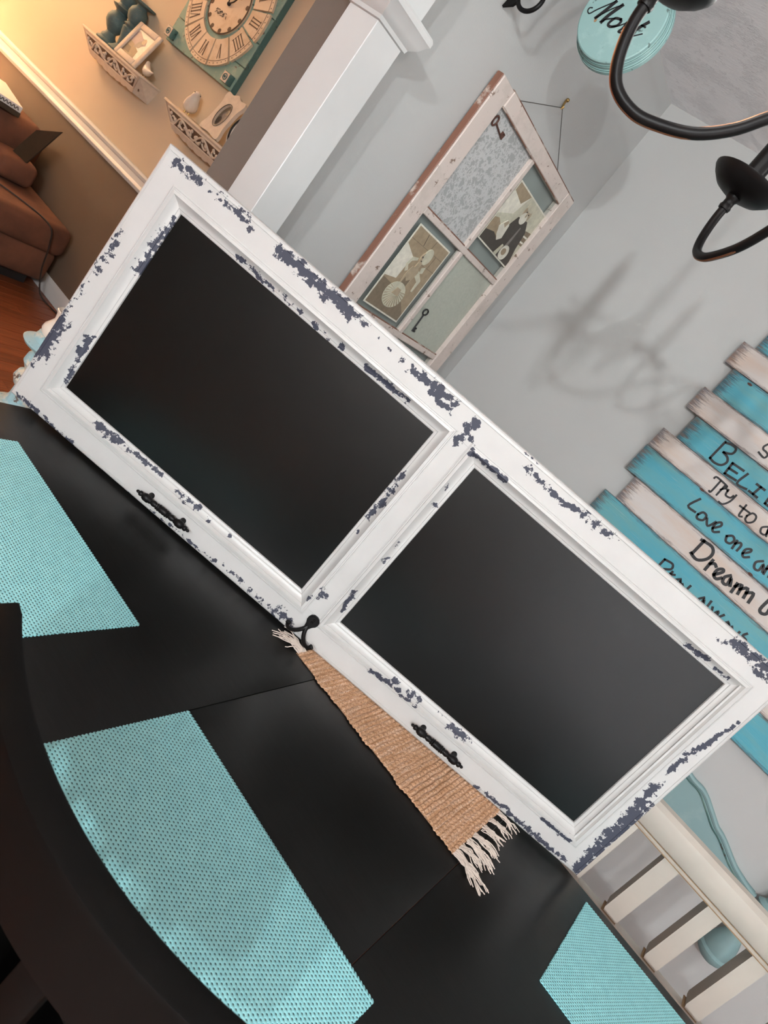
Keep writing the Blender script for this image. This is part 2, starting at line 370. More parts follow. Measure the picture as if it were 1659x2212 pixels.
# square white pillar with its capital band
pil = thing('trim_2', None, None); pil['kind'] = 'structure'
MB().box(-1.342, -1.247, 1.18, 1.2805, 0, CH, 0.0015, 1).build('shaft', 'trim', pil)
m = MB()
prof = [(0.000, 1.772), (0.006, 1.774), (0.008, 1.782), (0.012, 1.786), (0.022, 1.796), (0.030, 1.812), (0.034, 1.816), (0.034, 1.826), (0.030, 1.832), (0.0, 1.834)]
vs = []; n = len(prof)
for o_, z in prof: vs += [(-1.342-o_, 1.18-o_, z), (-1.247+o_, 1.18-o_, z), (-1.247+o_, 1.2805+o_*0.9, z), (-1.342-o_, 1.2805, z)]
fs = [(4*j+i, 4*j+(i+1) % 4, 4*j+4+(i+1) % 4, 4*j+4+i) for j in range(n-1) for i in range(4)]+[(0, 1, 2, 3), (4*n-4, 4*n-3, 4*n-2, 4*n-1)]
m.add(vs, fs).build('capital_moulding', 'trim', pil, 25)
# a glazed patio door in the right-hand wall (daylight), outside the picture
win = thing('door_1', None, None); win['kind'] = 'structure'
for a in ((2.56, 2.6, -2.33, -2.25, 0, 2.2), (2.56, 2.6, -.05, .03, 0, 2.2), (2.56, 2.6, -2.25, -.05, 2.12, 2.2), (2.56, 2.6, -2.25, -.05, 0, .08), (2.56, 2.6, -1.19, -1.11, .08, 2.12)):
    MB().box(*a, 0.004).build('door_frame', 'trim', win)
MB().box(2.585, 2.598, -2.25, -.05, .08, 2.12).build('pane', 'sky_pane', win)

# ---------------------------------------------------------------- kitchen ceiling lights and the living-room lamp (lit, out of frame)
for i, x in enumerate((0.40, 1.20)):
    t = thing('ceiling_light', ['round white ceiling light over the kitchen, left of its twin', 'round white ceiling light over the kitchen, right of its twin'][i], 'ceiling light', T(x, -2.3, CH))
    MB().lathe([(0.001, 0), (0.075, 0), (0.075, -0.012), (0.05, -0.025), (0.02, -0.03), (0.02, -0.06), (0.001, -0.06)]).build('canopy', 'trim', t)
    MB().sphere((0, 0, -0.09), 0.03).build('bulb', 'globe', t)
t = thing('floor_lamp', 'lit floor lamp with a warm cream shade by the sofa', 'lamp', T(-6.0, 1.72, 0))
MB().lathe([(0.001, 0), (0.14, 0), (0.14, 0.015), (0.05, 0.03), (0.012, 0.05), (0.012, 1.12), (0.001, 1.12)]).build('base', 'brass', t)
MB().lathe([(0.20, 1.16), (0.13, 1.46)], 32, cap=False).build('lamp_shade', 'lamp_shade', t)

# ---------------------------------------------------------------- dining table
t = thing('dining_table', 'black painted dining table with a leaf joint, under the chalkboard', 'table')
TX, TY, HX, HY, CR = -0.192, 0.970, 0.968, 0.501, 0.15
out = []
for cx, cy, a in ((TX+HX-CR, TY+HY-CR, 0), (TX-HX+CR, TY+HY-CR, 90), (TX-HX+CR, TY-HY+CR, 180), (TX+HX-CR, TY-HY+CR, 270)):
    out += [(cx+CR*math.cos(R(a+9*i)), cy+CR*math.sin(R(a+9*i))) for i in range(11)]
def clipx(poly, x, keep):
    res = []
    for p, q in zip(poly, poly[1:]+poly[:1]):
        ip, iq = (p[0]-x)*keep >= 0, (q[0]-x)*keep >= 0
        if ip: res.append(p)
        if ip != iq: s = (x-p[0])/(q[0]-p[0]); res.append((x, p[1]+s*(q[1]-p[1])))
    return res
def slab(poly, z0, z1, bev):
    c = Vector((sum(p[0] for p in poly)/len(poly), sum(p[1] for p in poly)/len(poly)))
    m = MB(); n = len(poly); rings = []
    for ins, z in ((bev, z0), (0, z0+bev), (0, z1-bev), (bev*.3, z1-bev*.3), (bev, z1)):
        r = []
        for p in poly:
            d = Vector(p)-c; r.append((p[0]-ins*(1 if d.x > 0 else -1), p[1]-ins*(1 if d.y > 0 else -1), z))
        rings.append(r)
    vs = [p for r in rings for p in r]
    fs = [(j*n+i, j*n+(i+1) % n, (j+1)*n+(i+1) % n, (j+1)*n+i) for j in range(4) for i in range(n)]+[tuple(range(n))[::-1], tuple(range(4*n, 5*n))]
    return m.add(vs, fs)
S1, S2 = -0.3965, 0.0133
slab(clipx(out, S1-.0004, -1), .722, .75, .0012).build('tabletop', 'table', t, 30)
slab(clipx(clipx(out, S1+.0004, 1), S2-.0004, -1), .722, .7498, .0012).build('table_leaf', 'table', t, 30)
slab(clipx(out, S2+.0004, 1), .722, .75, .0012).build('tabletop', 'table', t, 30)
for a in ((TX-HX+.1, TX+HX-.1, TY-HY+.09, TY-HY+.11), (TX-HX+.1, TX+HX-.1, TY+HY-.11, TY+HY-.09), (TX-HX+.1, TX-HX+.12, TY-HY+.11, TY+HY-.11), (TX+HX-.12, TX+HX-.1, TY-HY+.11, TY+HY-.11)):
    MB().box(*a, .64, .722).build('apron', 'table', t)
for sx in (-1, 1):
    for sy in (-1, 1):
        MB().lathe([(.022, 0), (.026, .02), (.02, .04), (.03, .2), (.036, .45), (.026, .55), (.038, .57), (.038, .722)], 20, T(TX+sx*(HX-.125), TY+sy*(HY-.125), 0)).build('leg', 'table', t)

# ---------------------------------------------------------------- place mats
def placemat(x0, x1, y0, y1, label, rz=0):
    c = ((x0+x1)/2, (y0+y1)/2); hx, hy = (x1-x0)/2, (y1-y0)/2
    p = 0.0058; poly = []
    def side(a, b, nx, ny):
        L = math.hypot(b[0]-a[0], b[1]-a[1]); n = int(L/p)
        for i in range(2*n): s = i/(2*n); e = 0.0009 if i % 2 else -0.0007; poly.append((a[0]+(b[0]-a[0])*s+nx*e, a[1]+(b[1]-a[1])*s+ny*e))
    side((-hx, -hy), (hx, -hy), 0, -1); side((hx, -hy), (hx, hy), 1, 0); side((hx, hy), (-hx, hy), 0, 1); side((-hx, hy), (-hx, -hy), -1, 0)
    o = MB().prism(poly, 0.0, 0.0022).build('placemat', 'weave', None, 30, T(c[0], c[1], .7502, rz))
    return tag(o, label, 'placemat', 'aqua woven place mats')
placemat(-1.028, -0.566, .512, .817, 'aqua woven place mat at the left end of the black table', R(0.4))
placemat(-0.397, 0.0585, .496, .802, 'aqua woven place mat in front of the black chair, at the middle of the table', R(-0.8))
placemat(0.219, 0.676, 1.132, 1.438, 'aqua woven place mat beside the cream chair', R(-0.9))

# ---------------------------------------------------------------- woven runner with fringe
t = thing('table_runner', 'tan woven jute runner with cotton fringe, half under the chalkboard', 'table runner', T(-0.463, 1.147, .7502))
LX, LY = .460, .275; nx, ny = 232, 138
vs = []; fs = []
random.seed(11)
for j in range(ny+1):
    for i in range(nx+1):
        x = LX*i/nx; y = LY*j/ny
        rb = x/.0098; ph = rb-math.floor(rb); ridge = math.sin(math.pi*ph)**0.55
        bead = 0.5+0.5*math.sin(2*math.pi*y/.0046+ph*1.4+math.floor(rb)*1.9)
        edge = .0030*math.sin(x*54)+.0022*math.sin(x*131+1)+.012*(x/LX)**1.6+.0016*math.sin(x*640)
        yy = y+edge*(1-j/ny)
        vs.append((x+.0008*math.sin(y*90), yy, .0006+.0044*ridge*(.55+.45*bead)*(1 if j else .3)))
fs = [(j*(nx+1)+i, j*(nx+1)+i+1, (j+1)*(nx+1)+i+1, (j+1)*(nx+1)+i) for j in range(ny) for i in range(nx)]
o = len(vs); vs += [(0, .001, 0), (LX, .013, 0), (LX, LY, 0), (0, LY, 0)]; fs.append((o, o+3, o+2, o+1))
MB().add(vs, fs).build('woven_body', 'runner', t, 0)
m = MB()
cl = [(LX, .022, 30, .078, -.10), (LX, .047, 16, .050, .20), (LX, .078, 24, .066, .05), (LX, .112, 22, .060, .22), (LX, .152, 18, .052, .35), (LX, .195, 14, .05, .25), (LX, .24, 14, .05, .1)]
for cx_, cy_, n_, ln, an in cl:
    for i in range(n_):
        a = an+random.gauss(0, .16); L_ = ln*random.uniform(.55, 1.05); off = random.gauss(0, .0055); pts = []
        f1, f2 = random.uniform(0, 6), random.uniform(0, 6)
        for s_ in range(8):
            q = s_/7; sp = off*(1-1.2*q*(1-q))
            pts.append((cx_+L_*q*math.cos(a)+.002*math.sin(f1+q*9), cy_+sp+L_*q*math.sin(a)+.0034*math.sin(f2+q*7), .0030+.004*math.sin(math.pi*q)*random.uniform(.4, 1.3)))
        m.tube(pts, .00095, 5)
for i in range(30):
    a = R(205)+random.gauss(0, .22); L_ = random.uniform(.035, .072); off = random.uniform(-.002, .02); f1, f2 = random.uniform(0, 6), random.uniform(0, 6)
    m.tube([(.003-.0+L_*q*math.cos(a)+.002*math.sin(f1+q*8), .006+off+L_*q*math.sin(a)+.004*math.sin(f2+q*7), .003+.006*math.sin(math.pi*q)) for q in [s_/6 for s_ in range(7)]], .00095, 5)
o = m.build('fringe', 'fringe', t, 60); o['kind'] = 'stuff'

# ---------------------------------------------------------------- the chalkboard
UX, UY = 0.9162631, 0.400577; LE = R(2.5)
bu = (UX, UY, 0); bw = (-UY*math.sin(LE), UX*math.sin(LE), math.cos(LE)); bn = Vector(bu).cross(Vector(bw))
board = thing('chalkboard', 'distressed white double chalkboard with chipped paint standing on the table', 'chalkboard', frameM((-1.1967, .8695, .7555), bu, bw, bn))
CHIPS = [([(0.0141,0.3986),(0.0173,0.3514),(0.016,0.3117)],0.008,0.6),([(0.0112,0.2763),(0.0128,0.238),(0.0072,0.2011)],0.0064,0.4),([(0.0102,0.1844),(0.0081,0.1485),(0.0127,0.1096)],0.0141,1.0),([(0.0112,0.0991),(0.0126,0.0827)],0.0086,0.5),([(0.0797,0.4824),(0.0828,0.4704)],0.0035,0.9),([(0.0799,0.4557),(0.0788,0.4414),(0.0799,0.4002),(0.0783,0.3606)],0.0078,0.85),([(0.0838,0.469),(0.087,0.4142),(0.0845,0.3697)],0.0017,0.9),([(0.0743,0.1975),(0.0734,0.1555)],0.0056,0.9),([(0.0773,0.1759),(0.0761,0.1288),(0.0806,0.0939)],0.0038,0.9),([(0.0264,0.5629),(0.0522,0.5674),(0.0888,0.5662)],0.0068,0.9),([(0.1076,0.5665),(0.1122,0.5619)],0.0034,0.7),([(0.1346,0.5649),(0.1652,0.5672),(0.2011,0.5685),(0.2168,0.5582)],0.0059,0.75),([(0.217,0.505),(0.2494,0.5054),(0.288,0.5022),(0.3237,0.5042)],0.0034,0.8),([(0.2821,0.5619),(0.3169,0.5645),(0.3563,0.5613),(0.392,0.5626),(0.4326,0.5635),(0.4517,0.5577)],0.0093,1.0),([(0.3966,0.5485),(0.4011,0.5457)],0.006,0.8),([(0.442,0.5573),(0.4661,0.5619),(0.4879,0.5584)],0.0076,0.55),([(0.5201,0.5599),(0.523,0.5591)],0.0025,0.6),([(0.5491,0.5558),(0.5527,0.5555)],0.0025,0.6),([(0.5799,0.5563),(0.5829,0.5566)],0.0051,0.7),([(0.6024,0.5533),(0.6309,0.5551)],0.0076,0.7),([(0.6224,0.5546),(0.6494,0.5596),(0.6788,0.559),(0.7074,0.5567)],0.0068,0.95),([(0.6602,0.5468),(0.6857,0.543),(0.708,0.543)],0.0051,0.9),([(0.7568,0.5354),(0.7565,0.5462),(0.7573,0.5568)],0.0077,1.0),([(0.7527,0.5063),(0.7557,0.5133),(0.7575,0.5216)],0.006,0.9),([(0.7695,0.5272),(0.7689,0.5356)],0.0042,0.9),([(0.7817,0.5208),(0.7844,0.5164)],0.0034,0.8),([(0.2721,0.5023),(0.3124,0.5027)],0.0034,0.7),([(0.3273,0.5039),(0.3776,0.5016)],0.0034,0.7),([(0.4106,0.5026),(0.4153,0.501)],0.0051,0.8),([(0.4322,0.4996),(0.4508,0.4975)],0.0034,0.5),([(0.4755,0.5046),(0.4801,0.503)],0.0043,0.9),([(0.5367,0.5027),(0.5655,0.5046),(0.5952,0.504),(0.6397,0.5046)],0.0051,0.9),([(0.1795,0.0692),(0.2019,0.0687)],0.0039,0.95),([(0.2151,0.069),(0.2446,0.0722)],0.0058,0.95),([(0.2542,0.0707),(0.3094,0.0738),(0.3448,0.0736)],0.0038,0.75),([(0.3939,0.0716),(0.4082,0.0704)],0.0038,0.9),([(0.418,0.0702),(0.4472,0.072)],0.0048,0.85),([(0.4797,0.0693),(0.4836,0.0689)],0.0038,0.8),([(0.5272,0.0709),(0.5298,0.0707)],0.0038,0.8),([(0.0188,0.0072),(0.033,0.0081),(0.0501,0.0067),(0.0703,0.0079)],0.0049,0.8),([(0.0911,0.0083),(0.11,0.0023),(0.1462,0.0035),(0.1681,0.0024)],0.0049,0.7),([(0.1863,-0.0043),(0.2423,-0.0047),(0.3194,-0.0018)],0.0039,0.6),([(0.3736,0.0052),(0.4549,0.0069),(0.5417,0.0111)],0.0029,0.6),([(0.5612,0.0145),(0.6286,0.013)],0.0059,0.45),([(0.6455,0.0087),(0.685,0.0147)],0.0058,0.6),([(0.6954,0.0124),(0.7173,0.0127),(0.7385,0.0137)],0.0126,0.6),([(0.7514,0.1066),(0.7517,0.1108)],0.0076,1.0),([(0.7454,0.096),(0.7469,0.0986)],0.0038,0.9),([(0.7333,0.0837),(0.7343,0.0871)],0.0038,0.9),([(0.7943,0.1547),(0.7971,0.1291),(0.7994,0.1053)],0.0033,0.95),([(0.7979,0.2446),(0.7981,0.2485)],0.0036,0.9),([(0.9185,0.0511),(0.9586,0.0555),(0.9869,0.058)],0.0038,0.9),([(0.972,0.0642),(0.9759,0.0639)],0.0058,0.9),([(1.0011,0.0526),(1.0332,0.0562)],0.0038,0.9),([(1.0062,0.0697),(1.0127,0.0692)],0.0067,0.95),([(1.031,0.069),(1.0362,0.0686)],0.0048,0.95),([(1.1105,0.0679),(1.134,0.0673),(1.1646,0.071)],0.0048,0.75),([(1.0799,0.0712),(1.0995,0.0723)],0.0038,0.5),([(1.2374,0.0063),(1.2709,0.0085),(1.3031,0.0122),(1.3412,0.0089),(1.3806,0.0098),(1.4094,0.0117),(1.4371,0.0079)],0.0049,0.8),([(1.4428,0.0109),(1.4631,0.0113)],0.0048,0.9),([(1.3689,0.0489),(1.4087,0.0476),(1.4398,0.052)],0.0038,0.95),([(1.4993,0.009),(1.4942,0.0439),(1.4921,0.0844),(1.492,0.1221),(1.4914,0.1587),(1.4887,0.1984)],0.0126,1.0),([(1.4862,0.1103),(1.4841,0.1512),(1.4794,0.2071),(1.4771,0.2506)],0.0085,0.95),([(1.502,0.0801),(1.4977,0.1366),(1.5001,0.21)],0.0095,0.6),([(1.472,0.2892),(1.4816,0.2607)],0.0036,0.5),([(1.4711,0.2951),(1.4713,0.3276),(1.4757,0.3625),(1.482,0.3963)],0.0054,0.9),([(1.4792,0.3897),(1.4887,0.4289),(1.4902,0.4471)],0.0035,0.9),([(1.377,0.5575),(1.3974,0.5535),(1.4139,0.5557),(1.4293,0.558),(1.4484,0.5564),(1.4765,0.5548)],0.0083,0.95),([(1.3923,0.5463),(1.3947,0.5461)],0.0042,0.7),([(1.4414,0.5412),(1.4533,0.5426),(1.47,0.5424)],0.005,0.65),([(1.3542,0.5435),(1.3697,0.5446)],0.0042,0.5),([(1.3237,0.4955),(1.3394,0.4955),(1.3634,0.4995)],0.0051,0.9),([(1.3881,0.4969),(1.399,0.4972),(1.408,0.4971),(1.4181,0.4993)],0.0034,0.65),([(0.8837,0.5531),(0.9215,0.5518),(0.9573,0.5489),(0.9874,0.5501),(1.0109,0.5547)],0.0051,0.9),([(1.0109,0.5547),(1.0354,0.5545),(1.0612,0.5565),(1.087,0.5585)],0.0059,0.7),([(0.8591,0.5722),(0.9009,0.5712)],0.0017,0.6),([(0.7897,0.5064),(0.8064,0.5116),(0.8263,0.5106),(0.8475,0.5107),(0.8687,0.5108)],0.0043,0.95),([(0.7975,0.4286),(0.7978,0.4323)],0.0035,0.8),([(0.7998,0.3815),(0.8004,0.3903)],0.0044,0.7),([(0.7989,0.2405),(0.7994,0.2484)],0.0046,0.7),([(0.7972,0.2808),(0.7975,0.286)],0.0036,0.8),([(0.7166,0.3946),(0.7214,0.3486),(0.7205,0.3158),(0.7198,0.284)],0.0061,0.6),([(0.7231,0.2468),(0.7227,0.2502)],0.0027,0.7)]
def chipval(U, W):
    val = np.zeros(len(U)); P = np.stack([U, W], 1)
    for pts, hw, it in CHIPS:
        hw *= 1.05
        best = np.full(len(U), 9.0)
        for a, b in zip(pts, pts[1:]):
            a = np.array(a); d = np.array(b)-a; tt = np.clip(((P-a)@d)/max(1e-9, d@d), 0, 1)
            best = np.minimum(best, np.hypot(*(P-a-tt[:, None]*d).T))
        val = np.maximum(val, it*np.clip(1.02-(best/(1.25*hw))**1.3*0.62, 0, 1.0)*(best < 2.0*hw))
    return val
def sweep(prof, a0, a1, fn, name, mat='frame', miter=(0, 0), step=.004, shift=0.0):
    # prof: list of (s, z); swept along a from a0 to a1; ends mitred by miter*s
    N = max(2, int(abs(a1-a0)/step)); vs = []; n = len(prof)
    for i in range(N+1):
        q = i/N
        for s_, z in prof:
            a = (a0+miter[0]*s_)*(1-q)+(a1+miter[1]*s_)*q; vs.append(fn(a, s_, z))
    fs = [(i*n+k_, i*n+(k_+1) % n, (i+1)*n+(k_+1) % n, (i+1)*n+k_) for i in range(N) for k_ in range(n)]
    fs += [tuple(range(n))[::-1], tuple(range(N*n, (N+1)*n))]
    m = MB().add(vs, fs); V = np.array(vs); m.at = {'chip': chipval(V[:, 0], V[:, 1]*(1.0025-.0165*V[:, 0])).astype(np.float32)}
    return m.build(name, mat, board, 28)
BL_, BH_ = 1.505, .5825
outer = [(0, -.030), (0, -.007), (.0012, -.0032), (.004, -.0008), (.0085, 0), (.0092, -.0010), (.0100, 0)]
flat = [(.0100+.0037*i, 0) for i in range(1, 12)]
rail = outer+flat+[(.055, 0), (.064, 0), (.064, -.030)]
sweep(rail, 0, BL_, lambda a, s_, z: (a, s_, z), 'rail', miter=(1, -1))
sweep(rail, 0, BL_, lambda a, s_, z: (a, BH_-s_, z), 'rail', miter=(1, -1))
sweep(rail, 0, BH_, lambda a, s_, z: (s_, a, z), 'stile', miter=(1, -1))
sweep(rail, 0, BH_, lambda a, s_, z: (BL_-s_, a, z), 'stile', miter=(1, -1))
mid = [(.735, -.03), (.735, 0)]+[(.735+.0035*i, 0) for i in range(1, 15)]+[(.7875, 0), (.7875, -.03)]
sweep(mid, .0642, BH_-.0642, lambda a, s_, z: (s_, a, z), 'stile')
mould = [(0, -.006), (0, .0018), (.0022, .0026), (.0030, .0014), (.0052, .0019), (.0060, .0036), (.0085, .0044), (.0118, .0046), (.0128, .0030), (.0146, .0012), (.0175, -.0022), (.0205, -.0052), (.0240, -.0072), (.0275, -.0080), (.0285, -.0095), (.0325, -.0102), (.0340, -.0112), (.0350, -.0150), (.0350, -.02), (0, -.02)]
for (x0, x1, y0, y1) in ((.0505, .7445, .0472, .5300), (.7775, 1.4605, .0472, .5297)):
    sc = .0352/.035
    sweep(mould, x0, x1, lambda a, s_, z: (a, y0+s_, z), 'moulding', miter=(1, -1))
    sweep(mould, x0, x1, lambda a, s_, z: (a, y1-s_, z), 'moulding', miter=(1, -1))
    sweep(mould, y0, y1, lambda a, s_, z: (x0+s_, a, z), 'moulding', miter=(1, -1))
    sweep(mould, y0, y1, lambda a, s_, z: (x1-s_, a, z), 'moulding', miter=(1, -1))
    MB().box(x0+.012, x1-.012, y0+.012, y1-.012, -.026, -.0145).build('chalk_panel', 'chalk', board)
def pull(u, v, rot):
    Mh = Matrix.Translation((u, v, .017)) @ Matrix.Rotation(rot, 4, 'Z') @ Matrix.Rotation(R(90), 4, 'Y')
    half = [(.0062, 0), (.0066, .004), (.0056, .008), (.0068, .0085), (.0068, .0105), (.0048, .0115), (.0062, .0135), (.0062, .0150), (.0045, .0165), (.0058, .023), (.0040, .029), (.0056, .031), (.0056, .034), (.0072, .036), (.0074, .045), (.0055, .050), (.0035, .0515), (.0050, .055), (.0046, .0585), (.0022, .0605), (.0030, .063), (.0022, .0655), (.0003, .067)]
    prof = [(r, -z) for r, z in half[::-1]]+half[1:]
    h = MB().lathe([(r*1.15, z) for r, z in prof], 14, Mh).build('pull_handle', 'iron', board, 50)
    for s_ in (-1, 1):
        c = Matrix.Rotation(rot, 4, 'Z') @ Vector((s_*.0405, .0035, 0))
        MB().lathe([(.0062, 0), (.0062, .003), (.0048, .006), (.0048, .016)], 12, Matrix.Translation((u+c.x, v+c.y, 0))).build('post', 'iron', h, 50)
pull(.3998, .0285, R(2.0)); pull(1.1158, .0275, R(-0.3))
hk = MB()
tear = [(0, .024), (.007, .0225), (.0115, .018), (.013, .012), (.012, .006), (.008, .000), (.0055, -.008), (.004, -.014), (-.004, -.014), (-.0055, -.008), (-.008, 0), (-.012, .006), (-.013, .012), (-.0115, .018), (-.007, .0225)]
hm = Matrix.Translation((.768, .0405, 0)) @ Matrix.Rotation(R(-8), 4, 'Z') @ Matrix.Scale(1.02, 4)
hookp = MB().prism(tear, 0, .004, lambda a, b, c: hm @ Vector((a, b, c)))
hookp.prism([(a*.8, (b-.01)*.8+.01) for a, b in tear], .004, .006, lambda a, b, c: hm @ Vector((a, b, c)))
ho = hookp.build('coat_hook', 'iron', board, 30)
for s_ in (-1, 1):
    pts = [(0, -.004, .004), (s_*.003, -.013, .008), (s_*.010, -.021, .016), (s_*.020, -.0245, .026), (s_*.029, -.021, .033), (s_*.033, -.012, .035)]
    MB().tube([hm @ p for p in spline(pts, 4)], [.0044]*14+[.0040, .0038, .0038, .004, .0046, .0056, .0052], 12).build('prong', 'iron', ho, 60)
for v_ in (.009, .016): MB().sphere(hm @ Vector((0, v_, .006)), .0026, 10, 6).build('screw', 'iron', ho)
for o in board.children_recursive:                     # the old door is slightly out of square
    for v in o.data.vertices: v.co.y *= 1.0025-.0165*v.co.x

# ---------------------------------------------------------------- near black chair
t = thing('dining_chair', 'black wooden chair with a curved crest rail on the near side of the table', 'chair')
CXC = -.215
def crest(z0, z1, th, name, y0=.403, hwid=.236):
    m = MB(); n = 28; vs = []
    prof = [(0, z0), (0, z1-.008), (.002, z1-.002), (.006, z1), (th-.006, z1), (th-.002, z1-.002), (th, z1-.008), (th, z0)]
    for i in range(n+1):
        q = -1+2*i/n; e = 1-max(0, abs(q)-.985)*12
        for o_, z in prof:
            vs.append((CXC+hwid*q, y0+.061*q*q-th/2-(th/2-o_)*-1*e-th*.0-(0), z-(1-e)*.01*(z > z0)))
    k_ = len(prof)
    fs = [(i*k_+j, i*k_+(j+1) % k_, (i+1)*k_+(j+1) % k_, (i+1)*k_+j) for i in range(n) for j in range(k_)]+[tuple(range(k_))[::-1], tuple(range(n*k_, (n+1)*k_))]
    return m.add(vs, fs).build(name, 'chair_black', t, 40)
crest(.862, .95, .037, 'crest_rail')
crest(.52, .57, .026, 'back_rail', .398)
for q in (-.62, -.31, 0, .31, .62):
    yy = .403+.061*q*q-.03
    MB().box(CXC+.236*q-.018, CXC+.236*q+.018, yy, yy+.014, .565, .866, .003).build('slat', 'chair_black', t)
for s_ in (-1, 1):
    MB().tube([(CXC+s_*.212, .375, 0), (CXC+s_*.212, .405, .45), (CXC+s_*.214, .432, .82)], .017, 12).build('leg', 'chair_black', t)
    MB().box(CXC+s_*.19-.018, CXC+s_*.19+.018, .79, .825, 0, .44, .004).build('leg', 'chair_black', t)
    MB().box(CXC+s_*.19-.01, CXC+s_*.19+.01, .42, .80, .2, .225, .004).build('stretcher', 'chair_black', t)
MB().box(CXC-.225, CXC+.225, .39, .85, .435, .465, .012).build('seat', 'chair_black', t)

# ---------------------------------------------------------------- cream chair across the table
t = thing('dining_chair', 'cream painted slat-back chair behind the right end of the table', 'chair')
x0, x1 = .155, .652
for a, b in ((x0, .2035), (.602, x1)):
    MB().box(a, b, 1.598, 1.638, 0, .90, .005).build('leg', 'cream', t)
n = 24; m = MB(); prof = [(.010, .876), (-.004, .878), (-.006, .884), (-.003, .8875), (-.009, .8915), (-.014, .902), (-.016, .925), (-.013, .943), (-.004, .953), (.012, .956), (.03, .950), (.04, .93), (.042, .885), (.03, .876)]
vs = [(x, 1.602+o_, z) for x in (x0-.012, x1+.012) for o_, z in prof]; k_ = len(prof)
top = m.add(vs, [(j, (j+1) % k_, k_+(j+1) % k_, k_+j) for j in range(k_)]+[tuple(range(k_))[::-1], tuple(range(k_, 2*k_))]).build('top_rail', 'cream', t, 25)
for z in (.8795, .8885):
    MB().box(x0-.011, x1+.011, 1.5945, 1.601, z-.0006, z+.0006).build('seam_line', 'seam', top)
for a, b in ((.274, .3115), (.3855, .4205), (.4935, .5285)):
    pr = [(a+.003, .6935), (b-.003, .6935), (b, .698), (b, .885), (a, .885), (a, .702)]
    s_ = MB().prism(pr, 1.602, 1.655, lambda p, q, c: (p, c, q)).build('slat', 'cream', t, 30)
    MB().box(a-.002, b, 1.604, 1.645, .6895, .6918, .0006, 1).build('slat_foot', 'seam', s_)
MB().box(.2035, .602, 1.607, 1.633, .64, .689, .004).build('lower_rail', 'cream', t)
MB().box(x0-.005, x1+.005, 1.17, 1.61, .435, .47, .012).build('seat', 'cream', t)
for a in (.165, .60):
    MB().box(a, a+.04, 1.19, 1.23, 0, .437, .004).build('leg', 'cream', t)
    MB().box(a+.01, a+.03, 1.23, 1.60, .2, .225, .004).build('stretcher', 'cream', t)

# ---------------------------------------------------------------- teal crest board with turned post on the back wall
t = thing('wall_rack', 'pale teal wall rack with a curved crest and turned post behind the cream chair', 'wall rack')
con = [(.15, .835), (.24, .822), (.310, .797), (.363, .794), (.414, .769), (.460, .744), (.498, .733), (.571, .699), (.629, .684), (.664, .680)]
cs = [tuple(p) for p in spline(con, 5)]; poly = cs+[(.664, .60), (-.364, .60)]+[(.30-x, z) for x, z in cs[::-1]][:-1]
MB().prism(poly, YW-.035, YW-.001, lambda a, b, c: (a, c, b)).build('crest_board', 'teal_paint', t, 30)
bead = [(x-.010, z-.014) for x, z in cs]
MB().tube([(x, YW-.037, z) for x, z in bead], .0028, 6).build('bead', 'teal_dark', t)
MB().tube([(x, YW-.034, z-.003) for x, z in cs], .009, 8).build('edge_moulding', 'teal_paint', t)
pr = [(.001, .432), (.028, .434), (.042, .443), (.049, .454), (.050, .464), (.046, .469), (.043, .472), (.045, .482), (.0445, .505), (.037, .530), (.027, .552), (.024, .585), (.030, .61), (.044, .628), (.048, .645), (.040, .664), (.030, .674), (.036, .684), (.040, .692), (.026, .704), (.020, .730), (.030, .76), (.02, .79), (.001, .80)]
for x in (.706, -.406): MB().lathe(pr, 28, T(x, YW-.056, 0)).build('turned_post', 'teal_paint', t, 35)

# ---------------------------------------------------------------- plank sign on the back wall
t = thing('plank_sign', 'blue and white plank sign with hand-lettered words on the back wall', 'wall sign')
rows = [(.974, 1.098, -.512, 'b', 0), (1.098, 1.197, -.545, 'w', 1), (1.197, 1.2965, -.546, 'b', 0), (1.2965, 1.3955, -.498, 'w', 0), (1.3955, 1.503, -.547, 'b', 1), (1.503, 1.5785, -.545, 'w', 1), (1.5785, 1.674, -.492, 'b', 0), (1.674, 1.761, -.540, 'w', 1), (1.761, 1.858, -.512, 'b', 0), (1.858, 1.943, -.549, 'w', 1), (1.943, 2.04, -.508, 'b', 0)]
random.seed(5)
planks = []
for z0, z1, xl, c, up in rows:
    xr = .62+random.uniform(-.03, .03); y1 = YW-.012-.005*up; y0 = y1-.014
    NX, NZ = 90, 12; vs = []; ev = []
    for j in range(NZ+1):
        for i in range(NX+1):
            x = xl+(xr-xl)*i/NX; z = z0+.0006+(z1-z0-.0012)*j/NZ
            vs.append((x, y0+.0006*math.sin(x*9+z*40), z))
            de = min((x-xl)/.075, (xr-x)/.075); dz = min(z-z0, z1-z)/.021
            ev.append(max(0.0, .85*(1-de) if de < 1 else 0, .72*(1-dz) if dz < 1 else 0))
    nf = len(vs); vs += [(x, y1, z) for x, _, z in vs]; ev += ev
    w_ = NX+1; fs = [(j*w_+i, j*w_+i+1, (j+1)*w_+i+1, (j+1)*w_+i) for j in range(NZ) for i in range(NX)]
    b_ = [i for i in range(w_)]+[j*w_+NX for j in range(1, NZ+1)]+[NZ*w_+i for i in range(NX-1, -1, -1)]+[j*w_ for j in range(NZ-1, 0, -1)]
    fs += [(a, b, b+nf, a+nf) for a, b in zip(b_, b_[1:]+b_[:1])]+[tuple(i+nf for i in b_)]
    m = MB().add(vs, fs); m.at = {'edge': np.array(ev, np.float32)}
    planks.append(m.build('plank', 'plank_blue' if c == 'b' else 'plank_white', t, 40))
for x in (-.35, .35): MB().box(x-.03, x+.03, YW-.0122, YW-.0002, 1.0, 2.02).build('back_batten', 'plank_blue', t)
